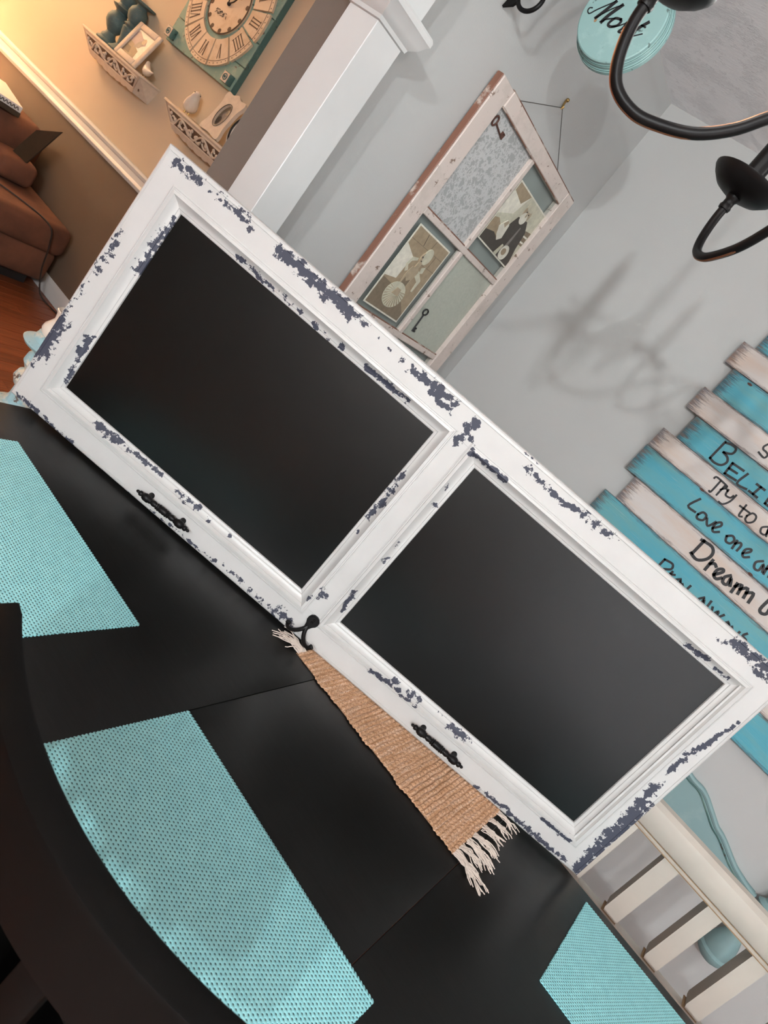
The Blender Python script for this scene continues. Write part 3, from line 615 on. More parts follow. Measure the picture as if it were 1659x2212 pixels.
WORDS = [('S',0.0016,[[(-0.266,1.737),(-0.27,1.724),(-0.265,1.716),(-0.252,1.715),(-0.243,1.709),(-0.246,1.697),(-0.269,1.701)]]),('BELIE',0.002,[[(-0.366,1.664),(-0.365,1.595)],[(-0.363,1.663),(-0.34,1.67),(-0.325,1.665),(-0.325,1.647),(-0.347,1.635)],[(-0.347,1.635),(-0.327,1.63),(-0.317,1.617),(-0.324,1.599),(-0.345,1.592),(-0.365,1.595)],[(-0.302,1.626),(-0.297,1.586)],[(-0.302,1.626),(-0.261,1.629)],[(-0.299,1.607),(-0.27,1.61)],[(-0.297,1.586),(-0.257,1.591)],[(-0.245,1.629),(-0.248,1.586),(-0.215,1.59)],[(-0.203,1.622),(-0.174,1.623)],[(-0.188,1.623),(-0.19,1.591)],[(-0.205,1.591),(-0.174,1.591)],[(-0.149,1.623),(-0.144,1.592)],[(-0.144,1.592),(-0.12,1.592)]]),('Try to a',0.0016,[[(-0.309,1.554),(-0.304,1.562),(-0.264,1.56),(-0.262,1.555)],[(-0.288,1.559),(-0.286,1.515),(-0.292,1.513)],[(-0.268,1.555),(-0.266,1.518)],[(-0.269,1.539),(-0.26,1.552),(-0.25,1.549)],[(-0.251,1.554),(-0.246,1.536),(-0.23,1.538),(-0.227,1.549)],[(-0.222,1.556),(-0.222,1.529),(-0.232,1.508),(-0.246,1.506)],[(-0.179,1.552),(-0.173,1.514),(-0.163,1.516)],[(-0.191,1.538),(-0.156,1.54)],[(-0.154,1.528),(-0.148,1.545),(-0.133,1.544),(-0.128,1.527),(-0.138,1.513),(-0.15,1.516),(-0.154,1.528)],[(-0.087,1.543),(-0.098,1.529),(-0.089,1.515),(-0.075,1.519),(-0.08,1.535)],[(-0.085,1.545),(-0.07,1.517)]]),('Love one an',0.002,[[(-0.293,1.475),(-0.305,1.434),(-0.275,1.433)],[(-0.263,1.434),(-0.256,1.449),(-0.241,1.447),(-0.239,1.43),(-0.252,1.422),(-0.261,1.425),(-0.263,1.434)],[(-0.234,1.442),(-0.216,1.425),(-0.207,1.451)],[(-0.2,1.43),(-0.187,1.452),(-0.194,1.461),(-0.203,1.449),(-0.2,1.43),(-0.19,1.423),(-0.178,1.434)],[(-0.152,1.44),(-0.14,1.452),(-0.127,1.445),(-0.129,1.429),(-0.143,1.426),(-0.152,1.44)],[(-0.12,1.45),(-0.114,1.422)],[(-0.118,1.439),(-0.109,1.451),(-0.101,1.446),(-0.099,1.426)],[(-0.081,1.431),(-0.069,1.449),(-0.072,1.457),(-0.083,1.447),(-0.081,1.431),(-0.071,1.424),(-0.06,1.435)],[(-0.023,1.453),(-0.035,1.437),(-0.026,1.42),(-0.012,1.423),(-0.015,1.447),(-0.001,1.427)],[(-0.002,1.451),(0.005,1.425)],[(0.0,1.442),(0.011,1.45),(0.022,1.427)]]),('Dream b',0.0026,[[(-0.19,1.383),(-0.188,1.327)],[(-0.198,1.379),(-0.161,1.384),(-0.143,1.369),(-0.144,1.343),(-0.164,1.321),(-0.192,1.325)],[(-0.128,1.354),(-0.124,1.315)],[(-0.126,1.339),(-0.117,1.349),(-0.107,1.345)],[(-0.094,1.321),(-0.081,1.346),(-0.087,1.353),(-0.097,1.341),(-0.094,1.321),(-0.08,1.316),(-0.071,1.329)],[(-0.057,1.354),(-0.066,1.338),(-0.059,1.322),(-0.045,1.325),(-0.051,1.35),(-0.036,1.329)],[(-0.026,1.349),(-0.02,1.317)],[(-0.024,1.338),(-0.013,1.355),(-0.003,1.326)],[(-0.009,1.341),(0.006,1.359),(0.017,1.329)],[(0.012,1.345),(0.028,1.359),(0.037,1.328)],[(0.072,1.376),(0.074,1.337),(0.085,1.329),(0.096,1.337),(0.093,1.353)]]),('Pray always',0.002,[[(-0.235,1.252),(-0.234,1.215)],[(-0.235,1.252),(-0.207,1.258),(-0.198,1.243),(-0.214,1.227)],[(-0.189,1.239),(-0.19,1.209)],[(-0.19,1.227),(-0.177,1.236)],[(-0.154,1.239),(-0.165,1.224),(-0.16,1.207),(-0.148,1.214),(-0.151,1.236),(-0.14,1.218)],[(-0.14,1.231),(-0.124,1.22),(-0.119,1.223)],[(-0.118,1.244),(-0.119,1.201)],[(-0.063,1.246),(-0.073,1.227),(-0.068,1.212),(-0.055,1.217),(-0.06,1.243),(-0.046,1.222)],[(-0.04,1.252),(-0.034,1.211)],[(-0.024,1.241),(-0.011,1.223),(-0.003,1.244),(0.006,1.226),(0.016,1.247)],[(0.04,1.24),(0.032,1.222),(0.039,1.209),(0.051,1.215),(0.044,1.239),(0.058,1.219)],[(0.057,1.237),(0.073,1.221)],[(0.084,1.24),(0.083,1.191)],[(0.102,1.252),(0.098,1.238),(0.115,1.234),(0.109,1.218)]])]
for wd, hw, strokes in WORDS:
    zc = sum(p[1] for p in strokes[0])/len(strokes[0])
    ri = [i for i, r in enumerate(rows) if r[0] <= zc < r[1]][0]
    yf = YW-.012-.005*rows[ri][4]-.014
    words = []; mx = -9
    for s_ in sorted(strokes, key=lambda q: min(p[0] for p in q)):
        a_ = min(p[0] for p in s_)
        if a_-mx > .016: words.append([])
        words[-1].append(s_); mx = max(mx, max(p[0] for p in s_))
    for ws in words:
        m = MB()
        for s_ in ws: m.stroke(s_, hw*1.95, lambda a, b, c: (a, c, b), yf-.0012, yf-.0002)
        m.build('lettering', 'ink', planks[ri], 30)
for x, z, ri in ((-.31, 1.503, 4), (-.02, 1.40, 4), (-.155, 1.225, 2), (-.42, 1.575, 6), (-.44, 1.85, 8)):
    yf = YW-.012-.005*rows[ri][4]-.014
    MB().prism(ell(x, z-.002, .009, .004, 14), yf-.0010, yf+.001, lambda a, b, c: (a, c, b)).build('knot', 'rust', planks[ri], 30)

# ---------------------------------------------------------------- old sash window hung as a picture frame on the partition
XF = XW+.004
WM = frameM((XF, 0, 0), (0, 1, 0), (0, 0, 1), (1, 0, 0))           # local: a = world y, b = world z, c = out of the wall
sash = thing('sash_frame', 'old six-pane window sash in worn white paint, hung by a wire on the grey wall', 'picture frame', WM)
Y0, Y1, Z1, Z0 = 1.680, 2.412, 1.965, .868
def lb(name, mat, a0, a1, b0, b1, c0, c1, bev=.002, par=None): return MB().box(a0, a1, b0, b1, c0, c1, bev, 1).build(name, mat, par or sash, 35)
lb('sash_stile', 'sash', Y0+.002, Y0+.074, Z0, Z1, .001, .027); lb('stripped_edge', 'sash_bare', Y0-.003, Y0+.0018, Z0, Z1, .001, .023)
lb('sash_stile', 'sash', Y1-.072, Y1, Z0, Z1, .001, .031)
lb('sash_rail', 'sash', Y0+.0745, Y1-.0725, Z1-.046, Z1, .001, .0305); lb('sash_rail', 'sash', Y0+.0745, Y1-.0725, Z0, Z0+.07, .001, .0305)
lb('stripped_edge', 'sash_bare', Y0+.0745, Y1, Z1, Z1+.004, .001, .028)
ZB = (1.588, 1.251); YM = 2.047
for z in ZB: lb('muntin', 'sash', Y0+.0745, Y1-.0725, z-.010, z+.010, .008, .027)
for a, b in ((Z1-.0462, ZB[0]+.0102), (ZB[0]-.0102, ZB[1]+.0102), (ZB[1]-.0102, Z0+.0702)):
    lb('muntin', 'sash', YM-.011, YM+.011, b, a, .008, .027)
for z in ZB: MB().tube([(Y0+.075, z+.012, .022), (Y1-.073, z+.012, .022)], .0022, 6).build('putty_line', 'sash_bare', sash)
MB().tube([(Y0+.076, Z1-.047, .026), (Y1-.074, Z1-.047, .026)], .0022, 6).build('putty_line', 'sash_bare', sash)
cells = [(Y0+.0745, YM-.0112, ZB[0]+.0103, Z1-.0463, 'lace'), (YM+.0112, Y1-.0725, ZB[0]+.0103, Z1-.0463, 'glass'), (Y0+.0745, YM-.0112, ZB[1]+.0103, ZB[0]-.0103, 'glass'), (YM+.0112, Y1-.0725, ZB[1]+.0103, ZB[0]-.0103, 'frosted'), (Y0+.0745, YM-.0112, Z0+.0703, ZB[1]-.0103, 'glass'), (YM+.0112, Y1-.0725, Z0+.0703, ZB[1]-.0103, 'glass')]
for a0, a1, b0, b1, mt in cells: lb('pane', mt, a0, a1, b0, b1, .012, .015, 0)
def key(a, b, rot, L, hk_):                            # old keys stuck on the panes
    K = Matrix.Translation((a, b, .018)) @ Matrix.Rotation(rot, 4, 'Z')
    m = MB(); m.tube([K @ Vector((L*.16*math.cos(x), L*.12*math.sin(x), 0)) for x in [i*math.pi/9 for i in range(18)]], .0028, 6, closed=True)
    m.tube([K @ Vector((0, -L*.12, 0)), K @ Vector((0, -L*.88, 0))], .0028, 6)
    m.prism([(0, -L*.68), (L*.15, -L*.68), (L*.15, -L*.76), (L*.08, -L*.76), (L*.08, -L*.80), (L*.17, -L*.80), (L*.17, -L*.88), (0, -L*.88)], -.002, .002, lambda p, q, c: K @ Vector((p, q, c)))
    return m
def world_of(o): o.matrix_world = WM; return o
k1 = key(1.778, 1.886, R(80), .085, 0).build('old_key', 'rust', None, 50); k1.matrix_world = WM; tag(k1, 'rusty brown skeleton key fixed across the lace-patterned pane', 'key')
k2 = key(2.107, 1.362, R(4), .088, 0).build('old_key', 'ink', None, 50); k2.matrix_world = WM; tag(k2, 'slim black skeleton key fixed upright on the frosted green pane', 'key')
def photo(name, label, a0, a1, b0, b1, shapes, M=WM, c=.0165, border='ph_white'):
    p = thing(name, label, 'photo', M) if label else None
    MB().box(a0, a1, b0, b1, c, c+.002).build('card', border, p)
    bw_ = .005; W_, H_ = a1-a0-2*bw_, b1-b0-2*bw_
    for i, (mt, poly) in enumerate(shapes):
        MB().prism([(a0+bw_+W_*min(1, max(0, x)), b0+bw_+H_*min(1, max(0, y))) for x, y in poly], c+.002, c+.00215+.00012*i).build('print', mt, p, 0)
    return p
sq = [(0, 0), (1, 0), (1, 1), (0, 1)]
photo('sepia_photo', 'sepia photo of a bearded person in a dark coat, in the upper right pane', 2.073, 2.338, 1.648, 1.862, [
    ('ph_pale', sq), ('ph_white', [(0, .45), (.30, .62), (.42, 1), (0, 1)]), ('ph_tan', [(0, .86), (.30, .80), (.42, 1), (0, 1)]),
    ('ph_mid', [(.82, .38), (1, .40), (1, .66), (.84, .62)]), ('ph_white', [(.85, .42), (.99, .44), (.99, .47), (.85, .45)]), ('ph_white', [(.85, .52), (.99, .54), (.99, .57), (.85, .55)]),
    ('ph_tan', [(0, .05), (.32, .10), (.36, .30), (.1, .42), (0, .38)]), ('ph_dark', [(0, 0), (.5, 0), (.46, .16), (.2, .22), (0, .16)]),
    ('ph_dark', [(.34, .10), (.40, .50), (.46, .66), (.58, .70), (.72, .72), (.86, .58), (.92, .30), (1, .10), (1, 0), (.36, 0)]),
    ('ph_grey', [(.62, .05), (.66, .58), (.69, .58), (.70, .05)]), ('ph_skin', ell(.585, .79, .105, .14)), ('ph_white', ell(.575, .70, .085, .10)), ('ph_pale', ell(.585, .90, .10, .07)),
    ('ph_dark', ell(.555, .81, .016, .012, 10)), ('ph_dark', ell(.63, .80, .016, .012, 10)), ('ph_skin', ell(.59, .765, .018, .035, 10)),
    ('ph_white', [(.20, .34), (.30, .50), (.40, .46), (.44, .24), (.36, .16), (.28, .22)]), ('ph_skin', [(.26, .42), (.32, .50), (.36, .48), (.34, .38)]), ('ph_white', ell(.72, .12, .11, .13)), ('ph_tan', ell(.70, .13, .06, .06)), ('ph_pale', [(.5, 0), (.56, .20), (.60, .20), (.58, 0)])])
photo('sepia_photo', 'sepia photo of a dancer in a tutu, in the middle left pane', 1.787, 2.001, 1.280, 1.556, [
    ('ph_tan', sq), ('ph_white', [(0, .36), (.28, .40), (.30, .70), (.0, .78)]), ('ph_mid', [(0, .0), (1, 0), (1, .10), (.6, .30), (.0, .34)]),
    ('ph_dark', [(.3, .99), (.31, .99), (.36, .86), (.35, .86)]), ('ph_mid', [(.0, .845), (1, .86), (1, .867), (.0, .852)]), ('ph_mid', [(.55, .86), (.56, .86), (.58, 1), (.57, 1)]), ('ph_mid', [(.5, .68), (1, .70), (1, .707), (.5, .687)]), ('ph_mid', [(.78, .70), (.79, .70), (.80, .86), (.79, .86)]),
    ('ph_pale', [(.34, .52), (.26, .60), (.30, .70), (.44, .73), (.45, .70), (.34, .66), (.32, .60), (.40, .55)]),
    ('ph_pale', [(.64, .54), (.78, .50), (.80, .38), (.84, .38), (.85, .54), (.66, .62)]), ('ph_pale', [(.70, .60), (.76, .62), (.74, .70), (.66, .66)]),
    ('ph_skin', [(.42, .32), (.40, .52), (.44, .62), (.56, .66), (.66, .60), (.62, .46), (.60, .32)]), ('ph_mid', [(.43, .32), (.45, .48), (.52, .44), (.60, .48), (.60, .32)]),
    ('ph_pale', ell(.49, .235, .26, .165, 24))]+[('ph_tan', [(.49+.07*math.cos(a), .27+.05*math.sin(a)), (.49+.25*math.cos(a-.03), .235+.155*math.sin(a-.03)), (.49+.25*math.cos(a+.03), .235+.155*math.sin(a+.03))]) for a in [R(150+15*i) for i in range(17)]]+[('ph_skin', [(.45, .33), (.40, .24), (.58, .24), (.56, .33)]), ('ph_skin', [(.48, .62), (.50, .74), (.58, .74), (.58, .62)]),
    ('ph_skin', ell(.545, .755, .085, .075)), ('ph_pale', ell(.60, .80, .10, .10)), ('ph_dark', ell(.49, .765, .022, .012, 10)), ('ph_dark', ell(.52, .72, .02, .008, 10))])
photo('sepia_photo', 'dark and cream striped print peeking out in the lower right pane', 2.085, 2.325, .985, 1.205, [
    ('ph_pale', sq), ('ph_dark', [(.05, .80), (.16, .80), (.16, .98), (.05, .98)]), ('ph_dark', [(.24, .80), (.34, .80), (.34, .98), (.24, .98)]), ('ph_dark', [(.42, .80), (.46, .80), (.58, .98), (.52, .98)]), ('ph_mid', [(.62, .80), (.74, .80), (.72, .98), (.64, .98)]), ('ph_dark', [(.80, .80), (.97, .80), (.97, .98), (.86, .98)]), ('ph_tan', [(.05, .1), (.95, .1), (.95, .7), (.05, .7)])])
nail = thing('picture_hook', 'small brass picture hook above the sash frame', 'hook', WM)
MB().tube([(2.020, 2.098, .002), (2.016, 2.085, .006), (2.012, 2.072, .010), (2.006, 2.068, .014), (2.008, 2.076, .017)], .0035, 8).build('hook', 'brass', nail, 50)
MB().sphere((2.021, 2.100, .005), .006, 10, 6).build('nail_head', 'brass', nail)
MB().tube([(1.810, Z1+.003, .016), (2.008, 2.071, .014)], .0012, 5).build('hanging_wire', 'wire', sash)
MB().tube([(2.219, Z1+.003, .016), (2.012, 2.071, .014)], .0012, 5).build('hanging_wire', 'wire', sash)

# ---------------------------------------------------------------- iron bracket with round sign
br = thing('scroll_bracket', 'black wrought-iron scroll bracket on the grey partition wall', 'bracket')
YB = 1.55
MB().box(XW+.0005, XW+.006, YB-.012, YB+.012, 2.085, 2.40, .001).build('back_plate', 'iron', br)
MB().tube([(XW+.006, YB, 2.36), (-1.1, YB, 2.37), (-.98, YB, 2.37)], .006, 8).build('bracket_arm', 'iron', br)
sc = [(-1.268+.033*math.cos(a), YB, 2.093+.033*math.sin(a)) for a in [R(30-12*i) for i in range(24)]]
MB().tube(spline([(-1.2, YB, 2.30), (-1.225, YB, 2.2), (-1.235, YB, 2.13)], 4)+[Vector(p) for p in sc], .0055, 8).build('scroll', 'iron', br, 60)
MB().prism([(-1.335, 2.046), (-1.311, 2.058), (-1.302, 2.075), (-1.318, 2.088), (-1.330, 2.075)], YB-.004, YB+.004, lambda a, b, c: (a+.012, c, b)).build('leaf_tip', 'iron', br)
rs = thing('round_sign', 'round pale teal sign reading Most, hanging beside the chandelier', 'wall sign', frameM((-1.031, YB, 2.144), (1, 0, 0), (0, 0, 1), (0, -1, 0)))
MB().lathe([(.001, 0), (.0975, 0), (.100, -.002), (.100, -.010), (.103, -.014), (.103, -.022), (.107, -.026), (.107, -.036), (.103, -.038), (.001, -.038)], 56).build('disc', 'teal_aged', rs, 30)
for r_, z_ in ((.1012, -.0125), (.1046, -.0245)):
    MB().tube([(r_*math.cos(a), r_*math.sin(a), z_) for a in [i*math.pi/24 for i in range(48)]], .0012, 5, closed=True).build('worn_line', 'teal_dark', rs)
MOST = [([(-1.1102,2.1326),(-1.1157,2.1303),(-1.1158,2.1241),(-1.1107,2.1202),(-1.1058,2.1212),(-1.0954,2.1359),(-1.0698,2.1649)],0.0006),([(-1.0689,2.1652),(-1.0781,2.1392),(-1.0864,2.1184)],0.0019),([(-1.0864,2.1184),(-1.0665,2.1482),(-1.0495,2.1644)],0.0006),([(-1.0495,2.1644),(-1.0623,2.1358),(-1.0676,2.1169)],0.0021),([(-1.0676,2.1169),(-1.0606,2.1261),(-1.0442,2.1352)],0.0008),([(-1.0298,2.1388),(-1.0442,2.1352),(-1.0495,2.1202),(-1.0415,2.1166),(-1.0288,2.1242),(-1.0261,2.135),(-1.0305,2.1385)],0.0015),([(-1.0373,2.1174),(-1.025,2.1254),(-1.0125,2.1383)],0.0006),([(-1.0129,2.1387),(-1.0125,2.1253),(-1.0161,2.116),(-1.0055,2.1179),(-1.0013,2.1238)],0.0012),([(-0.9688,2.1584),(-0.9819,2.1368),(-0.9855,2.1252),(-0.9818,2.1238)],0.0019),([(-0.9785,2.1472),(-0.9675,2.1475)],0.001),([(-0.9836,2.118),(-0.9736,2.1255),(-0.9633,2.1337)],0.0006)]
m = MB()
for pts, hw in MOST: m.stroke([(x+1.031, z-2.144) for x, z in pts], max(hw*1.9, .0013), lambda a, b, c: (a, b, c), .0002, .0010)
m.build('lettering', 'ink', rs, 30)
for x, z in ((-.052, -.03), (-.032, -.012)): MB().prism(ell(x, z, .0032, .0042, 12), .0001, .0008).build('nail_stain', 'seam', rs)
MB().tube([(-.03, .104, -.016), (-.01, .222, -.003)], .0012, 5).build('cord', 'wire', rs)

# ---------------------------------------------------------------- chandelier
ch = thing('chandelier', 'black oil-rubbed chandelier with J-shaped arms and candle cups, over the table', 'chandelier', T(-.19, .97, 0))
MB().lathe([(.001, 1.80), (.008, 1.802), (.012, 1.815), (.006, 1.826), (.010, 1.835), (.030, 1.86), (.040, 1.89), (.034, 1.92), (.018, 1.95), (.014, 2.0), (.022, 2.03), (.012, 2.05), (.010, 2.20), (.001, 2.2)], 28).build('body', 'iron', ch, 40)
MB().tube([(0, 0, 2.2), (0, 0, 2.41)], .006, 8).build('rod', 'iron', ch)
MB().lathe([(.001, 2.44), (.06, 2.44), (.06, 2.43), (.03, 2.41), (.001, 2.405)], 24).build('canopy', 'iron', ch)
AR = [(.030, 1.918), (.075, 1.916), (.118, 1.898), (.152, 1.866), (.178, 1.830), (.202, 1.796), (.236, 1.767), (.284, 1.748), (.312, 1.7455), (.337, 1.753), (.353, 1.770), (.364, 1.794), (.370, 1.818), (.371, 1.838)]
for ang in (205, 133, 61, -11, 277):
    a = R(ang); e = Vector((math.cos(a), math.sin(a), 0))
    pts = [e*p.x+Vector((0, 0, p.y)) for p in spline([Vector(q) for q in AR], 6)]
    arm = MB().tube(pts, .0072, 14).build('arm', 'iron', ch, 60)
    # rubbed-through copper along the underside of each arm
    MB().tube([p+(pts[min(i+1, len(pts)-1)]-pts[i-1]).normalized().cross(e.cross(Vector((0, 0, 1))))*(.0050 if (pts[min(i+1, len(pts)-1)]-pts[i-1]).normalized().cross(e.cross(Vector((0, 0, 1)))).dot(e-Vector((0, 0, .6))) > 0 else -.0050) for i, p in enumerate(pts)][20:70], .0029, 8).build('rubbed_edge', 'copper', arm, 60)
    M_ = Matrix.Translation(e*.371+Vector((0, 0, .006)))
    MB().lathe([(.001, 1.826), (.0095, 1.826), (.0105, 1.831), (.0090, 1.834), (.0090, 1.842), (.0115, 1.845), (.0115, 1.849), (.001, 1.849)], 18, M_).build('collar', 'iron', arm, 40)
    MB().lathe([(.012, 1.849), (.026, 1.851), (.042, 1.857), (.054, 1.867), (.060, 1.875), (.0605, 1.878), (.058, 1.878), (.050, 1.869), (.030, 1.859), (.001, 1.857)], 32, M_).build('drip_dish', 'iron', arm, 40)
    MB().lathe([(.001, 1.857), (.0165, 1.857), (.0165, 1.955), (.013, 1.957), (.001, 1.957)], 20, M_).build('candle_sleeve', 'iron', arm, 40)
    MB().lathe([(.001, 1.957), (.011, 1.958), (.016, 1.985), (.012, 2.02), (.003, 2.05), (.001, 2.052)], 16, M_).build('bulb', 'bulb', arm, 60)

# ---------------------------------------------------------------- painted candle stand behind the chalkboard
t = thing('candle_stand', 'worn pale blue and cream turned candle stand behind the left edge of the chalkboard', 'candle holder', T(-1.294, .975, 0))
MB().lathe([(.001, 0), (.11, 0), (.11, .02), (.07, .05), (.03, .09), (.026, .3), (.04, .36), (.028, .42), (.026, .56), (.034, .63), (.052, .650), (.056, .660), (.050, .668), (.034, .672), (.028, .690), (.026, .715), (.034, .722), (.040, .735), (.036, .750), (.026, .757), (.030, .765), (.038, .778), (.036, .795), (.028, .805), (.034, .812), (.058, .822), (.062, .828), (.056, .832)], 30).build('turned_shaft', 'candle_blue', t, 35)
MB().lathe([(.056, .832), (.044, .838), (.042, .846), (.040, .848), (.040, .853), (.036, .855)], 30, cap=False).build('collar_rings', 'candle_blue', t, 35)
MB().lathe([(.036, .855), (.040, .864), (.038, .874), (.030, .886), (.026, .894), (.028, .908), (.031, .916), (.029, .918), (.024, .908), (.001, .898)], 30).build('candle_cup', 'porcelain', t, 40)

# ---------------------------------------------------------------- living room: sofa and what lies on it
t = thing('sofa', 'brown suede sofa with a low chaise against the tan wall', 'sofa')
MB().box(-4.40, -3.665, .90, 2.53, .235, .405, .05, 4).build('seat_cushion', 'fabric_brown', t, 60)
MB().box(-4.40, -3.690, .92, 2.51, .06, .245, .03, 3).build('base', 'fabric_brown', t, 60)
MB().box(-4.36, -3.75, .95, 2.45, .0, .062).build('plinth', 'black', t)
MB().box(-5.15, -4.26, .85, 2.53, .10, .70, .10, 5).build('armrest', 'fabric_brown', t, 60)
MB().box(-5.9, -4.9, .85, 2.53, .10, .45, .06, 4).build('seat_cushion', 'fabric_brown', t, 60)
tb = thing('tablet', 'dark tablet propped upright on the brown sofa', 'tablet')
c = [(-4.16, 2.30, .548), (-4.06, 2.335, .545), (-3.915, 2.335, .815), (-4.06, 2.30, .730)]
c = [Vector(p) for p in c]; nrm = (c[1]-c[0]).cross(c[3]-c[0]).normalized()*.010
MB().add([p for p in c]+[p+nrm for p in c], [(0, 1, 2, 3), (7, 6, 5, 4), (0, 4, 5, 1), (1, 5, 6, 2), (2, 6, 7, 3), (3, 7, 4, 0)]).build('case', 'tablet', tb, 30)
pl = MB().box(-4.255, -4.04, 2.20, 2.42, .408, .546, .045, 4).build('cushion', 'fabric_brown', None, 60); tag(pl, 'dark brown cushion under the upright tablet on the sofa', 'cushion')
pd = thing('notebook', 'white notebook on a dark tray on the sofa armrest', 'notebook', T(-4.42, 2.20, .70, R(-12)))
MB().box(-.30, .16, -.10, .12, .0, .028, .004).build('tray', 'tablet', pd)
MB().box(-.29, .165, -.095, .115, .0282, .062, .004).build('pages', 'white', pd)
MB().tube([(.168, -.09+.004*i, .045+.008*math.sin(i*1.3)) for i in range(48)], .0025, 5).build('spiral', 'wire', pd)
cb = MB().tube(spline([(-4.20, 1.70, .413), (-4.02, 2.05, .411), (-3.80, 2.27, .411), (-3.657, 2.36, .395), (-3.640, 2.40, .30), (-3.640, 2.43, .16), (-3.632, 2.47, .05), (-3.60, 2.50, .006), (-3.44, 2.53, .006), (-3.25, 2.54, .006)], 6), .0045, 6).build('power_cable', 'cable', None, 60)
tag(cb, 'thin dark cable trailing over the brown sofa to the floor', 'cable')

# ---------------------------------------------------------------- carved wall shelves
def shelf(xl, xr, label):
    s = thing('wall_shelf', label, 'wall shelf', group='carved cream wall shelves')
    yf, yb, zt, zb = 2.440, YW-.0005, 1.302, 1.200
    W_ = xr-xl; ib = .075; yb_f = 2.495
    MB().box(xl-.008, xr+.008, yf-.008, yb, zt-.012, zt, .003).build('shelf_top', 'shelf_cream', s)
    def front(a, b, d):                                  # a 0..1 across, b 0..1 down, d out
        ins = ib*b; x = xl+ins+(W_-2*ins)*a; y = yf+(yb_f-yf)*b-d; return (x, y, zt-.012-(zt-.012-zb)*b)
    n = 40; bot = []
    for i in range(n+1):
        q = i/n; sc = .90+.08*abs(math.sin(q*math.pi*7))-.16*max(0, 1-abs(q-.5)*2.6)*-.7-.10*(min(q, 1-q) > .97)
        bot.append((q, min(1.12, sc+.06)))
    vs = []
    for d in (0, -.010):
        vs += [front(q, 0, d) for q, _ in bot]+[front(q, b, d) for q, b in bot]
    N = n+1; fs = []
    for i in range(n):
        fs += [(i, i+1, N+i+1, N+i), (2*N+i, 3*N+i, 3*N+i+1, 2*N+i+1), (N+i, N+i+1, 3*N+i+1, 3*N+i)]
    MB().add(vs, fs).build('front_apron', 'shelf_cream', s, 30)
    r = MB(); r.add([front(.05, .16, .0012), front(.95, .16, .0012), front(.97, .72, .0012), front(.03, .72, .0012)], [(0, 1, 2, 3)]).build('recess_shade', 'shelf_shade', s, 0)  # flat dark sheet on the apron, painting the shade behind the carving
    m = MB()
    for k_ in range(7):                                  # carved scrolls
        c0 = .10+.8*k_/6; sg = 1 if k_ % 2 else -1
        pts = [front(c0+sg*(.055-.0052*i)*math.cos(i*.62), .44+(.24-.022*i)*math.sin(i*.62), .003) for i in range(10)]
        m.tube(pts, .0052, 6)
    m.tube([front(q, .44+.22*math.sin(q*math.pi*6), .003) for q in [.05+.9*i/60 for i in range(61)]], .0055, 6)
    for i in range(16): m.sphere(front(.08+.84*i/15, .30+.28*((i*7) % 3)/2, .003), .009, 8, 5)
    m.tube([front(.04, .13, .001), front(.96, .13, .001)], .004, 6); m.tube([front(.02, .75, .001), front(.98, .75, .001)], .004, 6)
    m.build('carving', 'shelf_cream', s, 60)
    for sd, x, xi in ((-1, xl, xl+ib), (1, xr, xr-ib)):
        A = [(x, yf, zt-.012), (x, yb, zt-.012), (x-(.03 if sd > 0 else -.03), yb, zb-.002), (xi, yb_f, zb)]
        MB().add(A+[(p[0]-sd*.010, p[1], p[2]) for p in A], [(0, 1, 2, 3), (7, 6, 5, 4), (0, 4, 5, 1), (1, 5, 6, 2), (2, 6, 7, 3), (3, 7, 4, 0)]).build('side_apron', 'shelf_cream', s, 30)
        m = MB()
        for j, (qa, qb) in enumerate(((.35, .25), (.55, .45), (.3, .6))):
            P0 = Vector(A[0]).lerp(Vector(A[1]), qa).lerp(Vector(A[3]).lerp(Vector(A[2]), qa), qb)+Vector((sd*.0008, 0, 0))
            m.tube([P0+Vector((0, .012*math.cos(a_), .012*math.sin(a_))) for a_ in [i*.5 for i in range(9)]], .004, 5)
        m.build('cutout_shade', 'shelf_shade', s)  # dark curls laid on the side, painting the shade of cut openings
    return s
shelf(-4.395, -3.752, 'carved cream wall shelf holding two candlesticks and a photo frame')
shelf(-3.485, -2.842, 'carved cream wall shelf with a bird and an oval frame, beside the white pillar')
cst = [(.001, 0), (.058, 0), (.060, .008), (.056, .014), (.044, .020), (.042, .034), (.030, .048), (.026, .060), (.040, .078), (.056, .105), (.058, .130), (.048, .155), (.032, .168), (.034, .176), (.056, .190), (.062, .198), (.040, .204), (.034, .215), (.044, .235), (.046, .262), (.030, .285), (.048, .305), (.058, .312), (.058, .318), (.02, .322), (.001, .322)]
cst2 = [(.001, 0), (.058, 0), (.060, .008), (.050, .016), (.040, .024), (.026, .04), (.028, .075), (.036, .110), (.040, .134), (.034, .142), (.043, .152), (.034, .160), (.030, .166), (.044, .185), (.052, .212), (.046, .240), (.030, .256), (.028, .266), (.064, .276), (.068, .286), (.02, .290), (.001, .290)]
for pf, x, lab in ((cst, -4.262, 'dark teal turned candlestick with round bulbs, left on the carved shelf'), (cst2, -4.128, 'dark teal turned candlestick with a slim stem, behind the photo frame on the shelf')):
    t = thing('candlestick', lab, 'candlestick', T(x, 2.508, 1.3025), 'teal candlesticks on the shelf')
    MB().lathe(pf[:9], 26).build('base', 'candle_teal', t, 35); MB().lathe(pf[8:], 26).build('stem', 'candle_teal', t, 35)
